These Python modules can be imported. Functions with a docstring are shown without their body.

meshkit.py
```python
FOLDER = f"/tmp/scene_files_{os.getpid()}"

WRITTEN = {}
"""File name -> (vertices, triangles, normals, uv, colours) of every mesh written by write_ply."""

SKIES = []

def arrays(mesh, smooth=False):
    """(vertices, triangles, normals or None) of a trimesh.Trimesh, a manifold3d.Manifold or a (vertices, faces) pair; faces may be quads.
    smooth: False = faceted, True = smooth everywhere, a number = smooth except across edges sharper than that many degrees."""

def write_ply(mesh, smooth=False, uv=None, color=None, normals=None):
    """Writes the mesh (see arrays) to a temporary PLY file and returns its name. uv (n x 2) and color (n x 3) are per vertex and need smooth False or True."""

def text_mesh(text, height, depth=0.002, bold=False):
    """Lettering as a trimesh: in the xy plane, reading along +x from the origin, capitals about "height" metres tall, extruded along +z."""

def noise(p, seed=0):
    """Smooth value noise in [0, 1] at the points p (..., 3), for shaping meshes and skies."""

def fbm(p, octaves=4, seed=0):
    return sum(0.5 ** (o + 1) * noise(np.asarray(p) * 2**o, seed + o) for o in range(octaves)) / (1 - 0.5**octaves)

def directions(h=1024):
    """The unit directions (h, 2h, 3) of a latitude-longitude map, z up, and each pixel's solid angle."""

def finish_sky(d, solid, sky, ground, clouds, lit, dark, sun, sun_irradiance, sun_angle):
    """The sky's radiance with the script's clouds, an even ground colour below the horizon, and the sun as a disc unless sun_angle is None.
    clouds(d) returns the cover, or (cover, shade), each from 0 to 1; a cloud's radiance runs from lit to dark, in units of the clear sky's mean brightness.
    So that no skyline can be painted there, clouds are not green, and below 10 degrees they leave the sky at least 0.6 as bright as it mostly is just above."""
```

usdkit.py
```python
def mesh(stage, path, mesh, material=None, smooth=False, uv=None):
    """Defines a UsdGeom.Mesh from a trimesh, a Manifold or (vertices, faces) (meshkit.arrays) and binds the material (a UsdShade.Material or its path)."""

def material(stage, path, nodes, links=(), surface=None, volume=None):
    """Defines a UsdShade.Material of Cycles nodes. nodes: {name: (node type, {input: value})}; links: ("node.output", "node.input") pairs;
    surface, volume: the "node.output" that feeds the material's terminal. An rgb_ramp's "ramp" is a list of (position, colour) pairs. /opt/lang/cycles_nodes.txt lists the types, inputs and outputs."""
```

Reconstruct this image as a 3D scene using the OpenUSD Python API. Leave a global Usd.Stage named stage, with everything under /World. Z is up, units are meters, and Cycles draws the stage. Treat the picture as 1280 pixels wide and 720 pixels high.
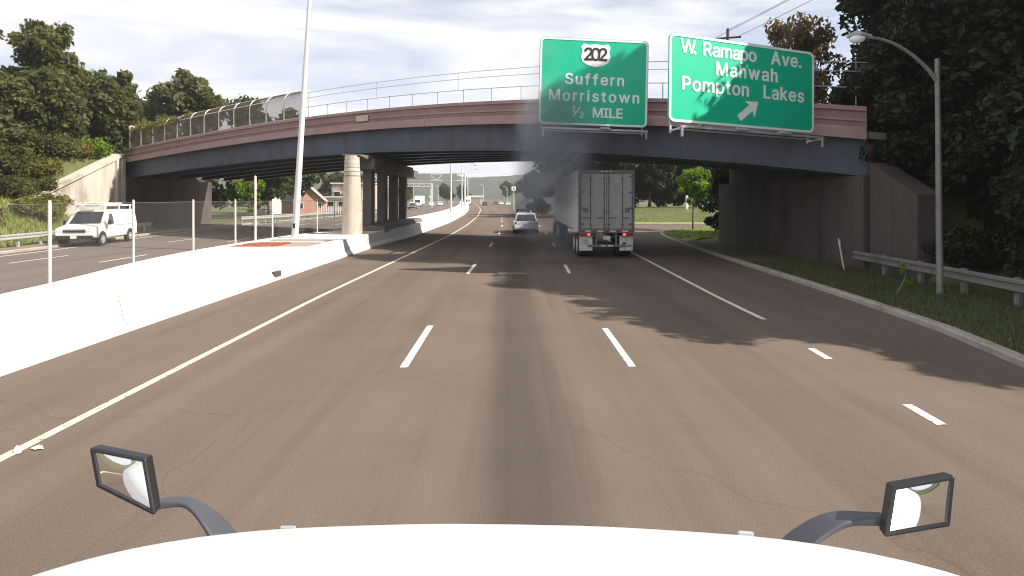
import math, random
import numpy as np, trimesh, manifold3d, shapely.geometry as sg, shapely.ops as so
import usdkit, meshkit
from pxr import Usd, UsdGeom, UsdLux, UsdShade, Gf, Sdf

stage = Usd.Stage.CreateInMemory()
UsdGeom.SetStageUpAxis(stage, UsdGeom.Tokens.z)
UsdGeom.SetStageMetersPerUnit(stage, 1.0)
world = UsdGeom.Xform.Define(stage, '/World')
stage.SetDefaultPrim(world.GetPrim())
UsdGeom.Scope.Define(stage, '/World/Looks')
PI = math.pi

# ------------------------------------------------------------------ camera, sky, sun
EYE = (0.0, 0.0, 2.7)
cam = UsdGeom.Camera.Define(stage, '/World/camera')
cam.AddTranslateOp().Set(Gf.Vec3d(*EYE))
cam.AddRotateXOp().Set(90.0)
cam.CreateHorizontalApertureAttr(36.0)
cam.CreateVerticalApertureAttr(20.25)
cam.CreateFocalLengthAttr(36.0 * 740 / 1280)
cam.CreateVerticalApertureOffsetAttr(-36.0 * 112 / 1280)
cam.CreateClippingRangeAttr(Gf.Vec2f(0.05, 5000))
cam.CreateExposureAttr(0.84)

SUN_AZ, SUN_EL = math.radians(107), math.radians(39)      # azimuth from +y (ahead) towards +x (right)
SUN = np.array([math.cos(SUN_EL) * math.sin(SUN_AZ), math.cos(SUN_EL) * math.cos(SUN_AZ), math.sin(SUN_EL)])
SKY_STRENGTH, SUN_INTENSITY = 0.05, 1.25
sky_mat = usdkit.material(stage, '/World/Looks/sky', {
    'co': ('texture_coordinate', {}),
    'sky': ('sky_texture', {'sky_type': 'single_scattering', 'sun_disc': False, 'sun_elevation': SUN_EL, 'sun_rotation': SUN_AZ, 'air_density': 1.0, 'aerosol_density': 0.9, 'ozone_density': 1.5}),
    'map': ('mapping', {'scale': (1.1, 1.1, 5.5), 'location': (0.35, 0.1, 0.25)}),
    'n1': ('noise_texture', {'scale': 1.7, 'detail': 7.0, 'roughness': 0.56, 'distortion': 0.5}),
    'r1': ('map_range', {'range_type': 'smoothstep', 'from_min': 0.36, 'from_max': 0.60, 'to_min': 0.18, 'to_max': 0.95, 'clamp': True}),
    'sz': ('separate_xyz', {}), 'hz': ('map_range', {'range_type': 'smoothstep', 'from_min': 0.0, 'from_max': 0.7, 'to_min': 0.75, 'to_max': 0.10, 'clamp': True}),
    'thin': ('mix_color', {'b': (7.4, 8.7, 11.8), 'use_clamp': False}),
    'mix': ('mix_color', {'b': (12.6, 12.4, 12.6), 'use_clamp': False}),
    'bg': ('background_shader', {'strength': SKY_STRENGTH})},
    [('co.generated', 'map.vector'), ('map.vector', 'n1.vector'), ('n1.fac', 'r1.value'), ('r1.result', 'mix.fac'), ('co.generated', 'sz.vector'), ('sz.z', 'hz.value'), ('hz.result', 'thin.fac'), ('sky.color', 'thin.a'), ('thin.result', 'mix.a'), ('mix.result', 'bg.color')], surface='bg.background')
dome = UsdLux.DomeLight.Define(stage, '/World/sky')
dome.CreateIntensityAttr(1.0)
UsdShade.MaterialBindingAPI.Apply(dome.GetPrim()).Bind(sky_mat)
dome.GetPrim().SetCustomDataByKey('kind', 'structure')
sun = UsdLux.DistantLight.Define(stage, '/World/sun')
sun.CreateIntensityAttr(SUN_INTENSITY)
sun.CreateNormalizeAttr(True)
sun.CreateAngleAttr(0.53)
sun.CreateColorAttr(Gf.Vec3f(1.0, 0.92, 0.82))
sun.AddTransformOp().Set(Gf.Matrix4d(Gf.Rotation(Gf.Vec3d(0, 0, 1), Gf.Vec3d(*SUN.tolist())), Gf.Vec3d(0, 0, 0)))

# ------------------------------------------------------------------ helpers
used = {}
def path_for(parent, name):
    base = str(parent.GetPath()) if parent is not None else '/World'
    k = base + '/' + name
    n = used.get(k, -1) + 1
    used[k] = n
    return k if n == 0 else '%s_%03d' % (k, n)
def tag(p, label=None, cat=None, group=None, kind=None):
    p = p.GetPrim() if hasattr(p, 'GetPrim') else p
    for k, v in (('label', label), ('category', cat), ('group', group), ('kind', kind)):
        if v: p.SetCustomDataByKey(k, v)
    return p
def thing(name, label=None, cat=None, loc=(0, 0, 0), rotz=0.0, group=None, kind=None, mat4=None):
    x = UsdGeom.Xform.Define(stage, path_for(None, name))
    if mat4 is not None:
        x.AddTransformOp().Set(Gf.Matrix4d(*np.asarray(mat4).T.ravel().tolist()))
    else:
        x.AddTranslateOp().Set(Gf.Vec3d(*map(float, loc)))
        if rotz: x.AddRotateZOp().Set(float(rotz))
    return tag(x, label, cat, group, kind)
def cls(name):
    return stage.CreateClassPrim('/World/' + name)
def inst(proto, name, label, cat, loc, rotz=0.0, scale=1.0, group=None):
    x = UsdGeom.Xform.Define(stage, path_for(None, name))
    x.AddTranslateOp().Set(Gf.Vec3d(*map(float, loc)))
    if rotz: x.AddRotateZOp().Set(float(rotz))
    s = scale if np.ndim(scale) else (scale,) * 3
    x.AddScaleOp().Set(Gf.Vec3f(*map(float, s)))
    p = x.GetPrim()
    p.GetReferences().AddInternalReference(proto.GetPath())
    p.SetInstanceable(True)
    return tag(p, label, cat, group)
def obj(name, mesh, m, parent=None, smooth=False, label=None, cat=None, group=None, kind=None):
    if isinstance(mesh, list): mesh = join(mesh)
    o = usdkit.mesh(stage, path_for(parent, name), mesh, M[m], smooth)
    return tag(o, label, cat, group, kind)
def join(ms):
    vs, fs, n = [], [], 0
    for m in ms:
        v, f, _ = meshkit.arrays(m)
        vs.append(v); fs.append(f + n); n += len(v)
    return np.vstack(vs), np.vstack(fs)
def box(c, s, rz=0.0):
    m = trimesh.creation.box(s)
    if rz: m.apply_transform(trimesh.transformations.rotation_matrix(rz, (0, 0, 1)))
    m.apply_translation(c)
    return m
def bar(a, b, w, h=None, up=(0, 0, 1)):
    a, b = np.asarray(a, float), np.asarray(b, float)
    d = b - a; L = np.linalg.norm(d); d /= L
    up = np.asarray(up, float)
    if abs(d @ up) > 0.98: up = np.array([1.0, 0, 0])
    s = np.cross(d, up); s /= np.linalg.norm(s); u = np.cross(s, d)
    m = trimesh.creation.box((w, L, h or w))
    T = np.eye(4); T[:3, 0], T[:3, 1], T[:3, 2], T[:3, 3] = s, d, u, (a + b) / 2
    m.apply_transform(T)
    return m
def tube(pts, r, n=8, cap=True):
    pts = np.asarray(pts, float)
    rs = np.full(len(pts), r) if np.ndim(r) == 0 else np.asarray(r, float)
    t = np.gradient(pts, axis=0); t /= np.linalg.norm(t, axis=1, keepdims=True)
    ref = np.array([0.31, 0.17, 0.93]) if abs(t.mean(0)[2]) < 0.9 else np.array([1.0, 0.1, 0])
    v = []
    for p, d, rr in zip(pts, t, rs):
        s = np.cross(d, ref); s /= np.linalg.norm(s); u = np.cross(s, d)
        a = np.arange(n) * 2 * PI / n
        v.append(p + rr * (np.cos(a)[:, None] * s + np.sin(a)[:, None] * u))
    f = []
    for i in range(len(pts) - 1):
        for j in range(n):
            a, b = i * n + j, i * n + (j + 1) % n
            f += [[a, b, b + n], [a, b + n, a + n]]
    v = np.vstack(v)
    if cap and n > 2:
        k = len(v); v = np.vstack([v, pts[0], pts[-1]]); m = (len(pts) - 1) * n
        for j in range(n):
            f += [[k, (j + 1) % n, j], [k + 1, m + j, m + (j + 1) % n]]
    return trimesh.Trimesh(v, f, process=False)
def cyl(a, b, r, n=20):
    return tube([a, b], r, n)
def rhull(pts, r, sub=1):
    s = trimesh.creation.icosphere(sub, 1.0).vertices
    P = np.asarray(pts, float)
    rr = np.full(len(P), r) if np.ndim(r) == 0 else np.asarray(r)
    allp = np.vstack([p + s * q for p, q in zip(P, rr)])
    return manifold3d.Manifold.hull_points(allp)
def plate(q, th):
    """a thin slab from coplanar points q (outer face, counter-clockwise seen from outside), th thick inwards"""
    q = np.asarray(q, float); n = np.cross(q[1] - q[0], q[2] - q[0]); n /= np.linalg.norm(n)
    k = len(q); v = np.vstack([q, q - n * th]); f = []
    for i in range(1, k - 1): f += [[0, i, i + 1], [k, k + i + 1, k + i]]
    for i in range(k):
        j = (i + 1) % k; f += [[i, i + k, j + k], [i, j + k, j]]
    return trimesh.Trimesh(v, f, process=False)
def prism(poly, z0, z1):
    g = trimesh.creation.extrude_polygon(poly, z1 - z0, engine='earcut')
    g.apply_translation((0, 0, z0))
    return g
def sheet(poly, z):
    v, f = trimesh.creation.triangulate_polygon(poly, engine='earcut')
    v = np.column_stack([v, np.full(len(v), z)])
    n = np.cross(v[f[:, 1]] - v[f[:, 0]], v[f[:, 2]] - v[f[:, 0]])[:, 2]
    f = np.array(f); f[n < 0] = f[n < 0][:, ::-1]
    return v, f
def sweep(profile, path, closed=True):
    """profile: (k,2) offsets (side, z); path: list of (point, side unit vector xy, z scale)"""
    k = len(profile); v = []; f = []
    for p, sd in path:
        for a, z in profile:
            v.append([p[0] + sd[0] * a, p[1] + sd[1] * a, p[2] + z])
    for i in range(len(path) - 1):
        for j in range(k if closed else k - 1):
            a, b = i * k + j, i * k + (j + 1) % k
            f += [[a, b, b + k], [a, b + k, a + k]]
    if closed:
        tri = trimesh.creation.triangulate_polygon(sg.Polygon(profile), engine='earcut')
        tv, tf = tri
        ids = [int(np.argmin(np.hypot(*(np.asarray(profile) - q).T))) for q in tv]
        for t in tf:
            a, b, c = (ids[x] for x in t); m = (len(path) - 1) * k
            f += [[a, b, c], [m + c, m + b, m + a]]
    m = trimesh.Trimesh(np.array(v), np.array(f), process=False)
    trimesh.repair.fix_normals(m)
    return m
def ribbon(pts, w, z):
    pts = np.asarray(pts, float); t = np.gradient(pts, axis=0); t /= np.linalg.norm(t, axis=1, keepdims=True)
    n = np.column_stack([t[:, 1], -t[:, 0]]); L, R = pts - n * w / 2, pts + n * w / 2
    v = np.vstack([np.column_stack([L, np.full(len(L), z)]), np.column_stack([R, np.full(len(R), z)])]); k = len(pts)
    f = []
    for i in range(k - 1): f += [[i, i + k, i + 1 + k], [i, i + 1 + k, i + 1]]
    return v, np.array(f)
def smooth_line(pts, step=1.0):
    from scipy.interpolate import PchipInterpolator
    pts = np.asarray(pts, float); s = np.r_[0, np.cumsum(np.linalg.norm(np.diff(pts, axis=0), axis=1))]
    q = np.linspace(0, s[-1], max(2, int(s[-1] / step)))
    return np.column_stack([PchipInterpolator(s, c)(q) for c in pts.T])

# ------------------------------------------------------------------ materials
M = {}
def flat(name, col, rough=0.6, metal=0.0, spec=0.5, coat=0.0, var=0.0, scale=6.0, bump=0.0, bscale=60.0, emis=None, dirt=None, dscale=1.2, dmin=0.45, dmax=0.75, stretch=None):
    col = np.array(col, float)
    nodes = {'p': ('principled_bsdf', {'roughness': rough, 'metallic': metal, 'specular_ior_level': spec, 'coat_weight': coat, 'base_color': tuple(col)})}
    links = []
    if var or bump or dirt is not None:
        nodes['g'] = ('texture_coordinate', {})
        nodes['m'] = ('mapping', {'scale': stretch or (1, 1, 1)})
        links += [('g.object', 'm.vector')]
    out = None
    if var:
        nodes['n'] = ('noise_texture', {'scale': scale, 'detail': 5.0, 'roughness': 0.6})
        nodes['r'] = ('rgb_ramp', {'ramp': [(0.25, tuple(col * (1 - var))), (0.5, tuple(col)), (0.78, tuple(np.minimum(col * (1 + var), 0.95)))]})
        links += [('m.vector', 'n.vector'), ('n.fac', 'r.fac')]; out = 'r.color'
    if dirt is not None:
        nodes['dn'] = ('noise_texture', {'scale': dscale, 'detail': 6.0, 'roughness': 0.65})
        nodes['dr'] = ('map_range', {'range_type': 'smoothstep', 'from_min': dmin, 'from_max': dmax, 'to_min': 0.0, 'to_max': 1.0, 'clamp': True})
        nodes['dm'] = ('mix_color', {'a': tuple(col), 'b': tuple(dirt)})
        links += [('m.vector', 'dn.vector'), ('dn.fac', 'dr.value'), ('dr.result', 'dm.fac')]
        if out: links.append((out, 'dm.a'))
        out = 'dm.result'
    if out: links.append((out, 'p.base_color'))
    if bump:
        nodes['bn'] = ('noise_texture', {'scale': bscale, 'detail': 4.0})
        nodes['b'] = ('bump', {'strength': bump, 'distance': 0.02})
        links += [('m.vector', 'bn.vector'), ('bn.fac', 'b.height'), ('b.normal', 'p.normal')]
    if emis:
        nodes['p'][1].update(emission_color=emis[0], emission_strength=emis[1])
    M[name] = usdkit.material(stage, '/World/Looks/' + name, nodes, links, surface='p.BSDF')
def leafmat(name, c0, c1, c2, trans=0.4, nscale=0.9):
    M[name] = usdkit.material(stage, '/World/Looks/' + name, {
        'g': ('geometry', {}), 'tc': ('texture_coordinate', {}), 'oi': ('object_info', {}),
        'n': ('noise_texture', {'scale': nscale, 'detail': 3.0}),
        'a': ('math', {'math_type': 'multiply_add', 'value2': 0.55}),
        'ad': ('math', {'math_type': 'multiply_add', 'value2': 0.9, 'value3': -0.2}),
        'r': ('rgb_ramp', {'ramp': [(0.1, c0), (0.5, c1), (0.95, c2)]}),
        'd': ('principled_bsdf', {'roughness': 0.55, 'specular_ior_level': 0.3}),
        't': ('translucent_bsdf', {}), 'hs': ('hsv', {'saturation': 1.15, 'value': 1.15}),
        'x': ('mix_closure', {'fac': trans})},
        [('tc.object', 'n.vector'), ('n.fac', 'ad.value1'), ('g.random_per_island', 'a.value1'), ('ad.value', 'a.value3'), ('a.value', 'r.fac'),
         ('r.color', 'd.base_color'), ('r.color', 'hs.color'), ('hs.color', 't.color'), ('d.BSDF', 'x.closure1'), ('t.BSDF', 'x.closure2')], surface='x.closure')

def asphalt(name, base, streaks, lane_x):
    nodes = {'g': ('geometry', {}), 'sx': ('separate_xyz', {}),
             'n1': ('noise_texture', {'scale': 0.35, 'detail': 6.0, 'roughness': 0.6}),
             'n2': ('noise_texture', {'scale': 55.0, 'detail': 3.0}),
             'ms': ('mapping', {'scale': (1.4, 0.045, 1.0)}), 'n3': ('noise_texture', {'scale': 1.0, 'detail': 6.0, 'roughness': 0.62}),
             'r1': ('rgb_ramp', {'ramp': [(0.25, tuple(np.array(base) * 0.88)), (0.5, base), (0.75, tuple(np.array(base) * 1.1))]}),
             'r2': ('rgb_ramp', {'ramp': [(0.3, (0.72,) * 3), (0.5, (1, 1, 1)), (0.72, (1.28,) * 3)]}),
             'r3': ('rgb_ramp', {'ramp': [(0.28, (0.80, 0.80, 0.81)), (0.5, (1, 1, 1)), (0.75, (1.10, 1.09, 1.07))]}),
             'm1': ('mix_color', {'blend_type': 'multiply', 'fac': 0.7, 'use_clamp': False}), 'm2': ('mix_color', {'blend_type': 'multiply', 'fac': 1.0, 'use_clamp': False}),
             'p': ('principled_bsdf', {'roughness': 0.9, 'specular_ior_level': 0.12}), 'b': ('bump', {'strength': 0.35, 'distance': 0.01})}
    links = [('g.position', 'sx.vector'), ('g.position', 'n1.vector'), ('g.position', 'n2.vector'), ('g.position', 'ms.vector'), ('ms.vector', 'n3.vector'),
             ('n1.fac', 'r1.fac'), ('n2.fac', 'r2.fac'), ('n3.fac', 'r3.fac'), ('r1.color', 'm1.a'), ('r2.color', 'm1.b'), ('m1.result', 'm2.a'), ('r3.color', 'm2.b'),
             ('n2.fac', 'b.height'), ('b.normal', 'p.normal')]
    nodes.update({'cn': ('noise_texture', {'scale': 1.1, 'detail': 5.0}), 'cs': ('vector_math', {'math_type': 'scale', 'scale': 0.9}), 'cv': ('vector_math', {'math_type': 'add'}),
                  'vo': ('voronoi_texture', {'feature': 'distance_to_edge', 'scale': 0.11}), 'cr': ('map_range', {'from_min': 0.0, 'from_max': 0.0022, 'to_min': 0.22, 'to_max': 0.0, 'clamp': True}),
                  'cm': ('mix_color', {'b': (0.04, 0.036, 0.033), 'use_clamp': False})})
    links += [('g.position', 'cn.vector'), ('cn.color', 'cs.vector1'), ('cs.vector', 'cv.vector2'), ('g.position', 'cv.vector1'), ('cv.vector', 'vo.vector'), ('vo.distance', 'cr.value'), ('cr.result', 'cm.fac'), ('m2.result', 'cm.a')]
    cur = 'cm.result'
    for i, (cx, hw, dark) in enumerate(streaks):
        nodes.update({'s%d' % i: ('math', {'math_type': 'subtract', 'value2': cx}), 'ab%d' % i: ('math', {'math_type': 'absolute'}),
                      'wn%d' % i: ('math', {'math_type': 'multiply_add', 'value2': hw * 0.9, 'value3': -hw * 0.45}), 'ad%d' % i: ('math', {'math_type': 'add'}),
                      'mr%d' % i: ('map_range', {'range_type': 'smoothstep', 'from_min': 0.0, 'from_max': hw, 'to_min': dark, 'to_max': 0.0, 'clamp': True}),
                      'sm%d' % i: ('mix_color', {'b': (0.035, 0.032, 0.03), 'use_clamp': False})})
        links += [('sx.x', 's%d.value1' % i), ('s%d.value' % i, 'ab%d.value1' % i), ('n3.fac', 'wn%d.value1' % i), ('ab%d.value' % i, 'ad%d.value1' % i), ('wn%d.value' % i, 'ad%d.value2' % i),
                  ('ad%d.value' % i, 'mr%d.value' % i), ('mr%d.result' % i, 'sm%d.fac' % i), (cur, 'sm%d.a' % i)]
        cur = 'sm%d.result' % i
    links.append((cur, 'p.base_color'))
    M[name] = usdkit.material(stage, '/World/Looks/' + name, nodes, links, surface='p.BSDF')

asphalt('asphalt', (0.142, 0.112, 0.091), [(0.10, 1.0, 0.50), (-3.55, 1.1, 0.14), (3.75, 1.1, 0.2), (-6.4, 0.9, 0.08)], None)
asphalt('asphalt_far', (0.150, 0.122, 0.106), [(-15.0, 0.7, 0.15), (-19.0, 0.7, 0.15)], None)
flat('concrete_white', (0.60, 0.575, 0.54), 0.85, var=0.10, scale=2.0, bump=0.3, bscale=40, dirt=(0.40, 0.37, 0.33), dscale=0.9, dmin=0.56, dmax=0.85)
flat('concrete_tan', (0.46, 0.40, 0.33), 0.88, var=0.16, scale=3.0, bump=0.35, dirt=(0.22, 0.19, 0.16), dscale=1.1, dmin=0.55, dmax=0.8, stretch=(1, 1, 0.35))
flat('concrete_pier', (0.15, 0.13, 0.125), 0.9, var=0.18, scale=2.0, bump=0.3, dirt=(0.07, 0.06, 0.058), dscale=0.7, stretch=(1, 1, 0.4))  # pier concrete darkened, shade under the deck is part of the colour
flat('concrete_shaded', (0.085, 0.066, 0.060), 0.9, var=0.2, scale=1.6, bump=0.3, dirt=(0.045, 0.034, 0.032), dscale=0.8, stretch=(1, 1, 0.3))  # wall concrete with a darkened base that carries the tree shade
flat('wall_light', (0.50, 0.45, 0.38), 0.9, var=0.14, scale=1.2, bump=0.3, dirt=(0.24, 0.20, 0.16), dscale=0.5, dmin=0.5, dmax=0.75, stretch=(1, 1, 0.25))
flat('parapet', (0.26, 0.165, 0.155), 0.85, var=0.16, scale=1.4, bump=0.25, dirt=(0.30, 0.20, 0.18), dscale=0.6, dmin=0.5, dmax=0.8)
flat('coping', (0.32, 0.215, 0.20), 0.85, var=0.16, scale=1.4, bump=0.25)
flat('girder', (0.066, 0.078, 0.112), 0.55, var=0.18, scale=1.8, bump=0.1, dirt=(0.05, 0.045, 0.05), dscale=0.7, stretch=(1, 1, 0.4))
flat('steel_pale', (0.30, 0.31, 0.33), 0.5, var=0.1)
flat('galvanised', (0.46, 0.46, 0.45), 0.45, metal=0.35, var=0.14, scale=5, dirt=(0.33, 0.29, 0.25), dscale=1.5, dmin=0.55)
flat('galvanised_shaded', (0.20, 0.195, 0.185), 0.6, metal=0.2, var=0.2, scale=5, dirt=(0.12, 0.10, 0.085), dscale=1.5, dmin=0.5)  # shaded copy of the galvanised metal, tree shade put into the colour
flat('pole_paint', (0.62, 0.61, 0.60), 0.45, metal=0.15, var=0.06, scale=4)
flat('post_white', (0.66, 0.62, 0.57), 0.5, var=0.08, scale=5)
flat('wire', (0.13, 0.12, 0.115), 0.6)
flat('wire_brown', (0.15, 0.125, 0.105), 0.7)
flat('cable', (0.05, 0.05, 0.055), 0.6)
flat('paint_white', (0.70, 0.68, 0.64), 0.7, var=0.10, scale=14, dirt=(0.18, 0.15, 0.125), dscale=11, dmin=0.54, dmax=0.63)
flat('paint_yellow', (0.68, 0.58, 0.40), 0.7, var=0.10, scale=10, dirt=(0.22, 0.18, 0.135), dscale=9, dmin=0.54, dmax=0.66)
flat('kerb', (0.34, 0.31, 0.275), 0.88, var=0.15, scale=2.5, dirt=(0.22, 0.19, 0.16), dscale=1.6)
flat('soil', (0.20, 0.145, 0.10), 0.95, var=0.3, scale=1.5, bump=0.5, bscale=12)
flat('gravel', (0.30, 0.25, 0.20), 0.95, var=0.25, scale=9.0, bump=0.5, bscale=25)
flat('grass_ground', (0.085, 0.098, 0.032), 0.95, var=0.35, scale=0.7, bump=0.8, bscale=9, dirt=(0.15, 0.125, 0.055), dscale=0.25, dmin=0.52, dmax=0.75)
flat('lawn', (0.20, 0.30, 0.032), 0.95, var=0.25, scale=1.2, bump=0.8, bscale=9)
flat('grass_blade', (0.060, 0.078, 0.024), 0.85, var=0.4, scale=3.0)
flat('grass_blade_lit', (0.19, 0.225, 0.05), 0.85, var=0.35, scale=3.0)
flat('hill', (0.040, 0.050, 0.032), 0.95, var=0.4, scale=0.05, bump=0.8, bscale=0.2)
flat('brick_red', (0.30, 0.085, 0.045), 0.88, var=0.2, scale=5)
flat('bark', (0.085, 0.065, 0.05), 0.95, var=0.3, scale=6, bump=0.6, bscale=20, stretch=(1, 1, 0.25))
flat('bark_light', (0.20, 0.16, 0.125), 0.95, var=0.3, scale=6, bump=0.6, bscale=20, stretch=(1, 1, 0.25))
flat('sign_green', (0.0, 0.50, 0.29), 0.42, spec=0.5, var=0.05, scale=1.2)
flat('sign_white', (0.86, 0.86, 0.84), 0.45, var=0.03, scale=3)
flat('sign_black', (0.02, 0.02, 0.02), 0.5)
flat('sign_back', (0.32, 0.33, 0.34), 0.5, metal=0.4)
flat('car_white', (0.80, 0.80, 0.79), 0.3, coat=0.6)
flat('hood_white', (0.86, 0.86, 0.86), 0.38, coat=0.35, var=0.015, scale=3)
flat('silver', (0.62, 0.63, 0.65), 0.33, coat=0.5)
flat('car_dark', (0.03, 0.032, 0.038), 0.3, coat=0.6)
flat('car_red', (0.25, 0.03, 0.03), 0.3, coat=0.6)
flat('glass_dark', (0.02, 0.022, 0.026), 0.08, spec=0.7)
flat('rubber', (0.022, 0.021, 0.02), 0.8, var=0.2, scale=20)
flat('plastic', (0.014, 0.014, 0.016), 0.42, var=0.12, scale=9)
flat('arm_grey', (0.055, 0.058, 0.070), 0.38, var=0.10, scale=8)
flat('rim', (0.55, 0.55, 0.55), 0.35, metal=0.6)
flat('chrome', (0.75, 0.75, 0.76), 0.12, metal=1.0)
flat('mirror', (0.86, 0.86, 0.85), 0.03, metal=1.0)
flat('trailer_door', (0.43, 0.425, 0.42), 0.5, var=0.07, scale=1.5, dirt=(0.27, 0.25, 0.235), dscale=1.4, dmin=0.5, dmax=0.8, stretch=(1, 1, 0.3))
flat('trailer_side', (0.50, 0.50, 0.50), 0.45, var=0.06, scale=1.0)
flat('trailer_frame', (0.20, 0.19, 0.185), 0.55, var=0.15, scale=3)
flat('rod', (0.14, 0.135, 0.13), 0.45, metal=0.4)
flat('red_reflector', (0.36, 0.04, 0.04), 0.4)
flat('tail_lamp', (0.6, 0.02, 0.02), 0.3, emis=((1.0, 0.10, 0.06), 1.2))
flat('tail_red', (0.42, 0.02, 0.02), 0.25)
flat('head_lamp', (0.75, 0.76, 0.78), 0.1, spec=0.8)
flat('mud_flap', (0.80, 0.79, 0.77), 0.6, var=0.08, scale=6, dirt=(0.40, 0.36, 0.32), dscale=4)
flat('roof_grey', (0.27, 0.245, 0.23), 0.85, var=0.15, scale=3)
flat('brick_pale', (0.52, 0.30, 0.225), 0.88, var=0.12, scale=2)
flat('siding', (0.58, 0.54, 0.50), 0.75, var=0.06, scale=2)
flat('siding_pink', (0.45, 0.34, 0.30), 0.8, var=0.1, scale=1)
flat('trim_white', (0.76, 0.75, 0.73), 0.6)
flat('reflector_green', (0.30, 0.48, 0.10), 0.5)
leafmat('leaf_olive', (0.056, 0.064, 0.020), (0.150, 0.158, 0.048), (0.28, 0.255, 0.090))
leafmat('leaf_green', (0.035, 0.058, 0.018), (0.085, 0.115, 0.034), (0.165, 0.180, 0.062))
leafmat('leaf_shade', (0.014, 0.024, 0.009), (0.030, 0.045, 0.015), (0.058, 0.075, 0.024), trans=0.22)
leafmat('leaf_bright', (0.11, 0.19, 0.022), (0.20, 0.30, 0.040), (0.32, 0.42, 0.070), trans=0.4)
leafmat('leaf_yellow', (0.10, 0.105, 0.018), (0.215, 0.20, 0.040), (0.34, 0.30, 0.080), trans=0.35)
leafmat('leaf_autumn', (0.10, 0.075, 0.035), (0.21, 0.15, 0.075), (0.32, 0.235, 0.13), trans=0.3)

# ------------------------------------------------------------------ terrain, roads
def xc(y):                      # sideways drift of the lanes with distance
    return np.interp(y, [-200, 0, 16, 27, 43, 60, 90, 143, 220, 300, 500, 900], [0, 0, 0, 0.30, 0.75, 0.75, 0.1, -2.2, -7.5, -14, -38, -110])
def ss(a, b, x):
    t = np.clip((x - a) / (b - a), 0, 1)
    return t * t * (3 - 2 * t)
BX0, BX1, BY0, BSK, BD = -33.6, 12.7, 30.0, 0.65, 14.0     # bridge: ends, near face y = BY0 - BSK x, depth along y
def ground_h(x, y):
    z = np.full(np.broadcast(x, y).shape, -0.03)
    nz = meshkit.noise(np.stack(np.broadcast_arrays(x * 0.35, y * 0.35, 0 * x), -1), 3) - 0.5
    # left slope in front of the wing wall
    s = np.clip((-27.9 - x) / 9.0, 0, 1) * 3.4 + np.clip((-37 - x) / 20.0, 0, 1) * 3.0
    z = z + s * (1 - ss(41.0, 45.5, y)) * (1 + 0.25 * nz)
    # behind the wing wall and the left abutment
    z = z + 6.0 * ss(-34.0, -34.7, x) * ss(41.5, 46.0, y) * (1 - ss(61, 67, y))
    # right: slope beside the road and the abutment bank
    z = z + np.clip((x - 13.2) / 9.0, 0, 1) * 3.0 * (1 - ss(33, 46, y)) * (1 + 0.3 * nz)
    z = z + 3.2 * ss(13.0, 13.6, x) * ss(17.5, 22, y) * (1 - ss(31, 36, y))
    # raised lawn and far ground beyond the bridge on the right
    z = z + 1.4 * ss(61, 80, y) * ss(2.0, 9.0, x - xc(y) - 4.5)
    # median, verge and lawn lie a kerb's height above the road
    z = z + np.where((x > 9.6) & (y < 46), 0.08, 0.0)
    return z
gx = np.unique(np.r_[np.linspace(-900, -60, 22), np.linspace(-60, -36, 17), np.linspace(-36, -25, 34), np.linspace(-24, 8, 9), np.linspace(8, 16, 33), np.linspace(16, 60, 30), np.linspace(60, 900, 22)])
gy = np.unique(np.r_[np.linspace(-300, 0, 13), np.linspace(0, 60, 81), np.linspace(60, 100, 33), np.linspace(100, 1300, 30)])
GX, GY = np.meshgrid(gx, gy)
gz = ground_h(GX, GY)
nx, ny = len(gx), len(gy)
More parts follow.
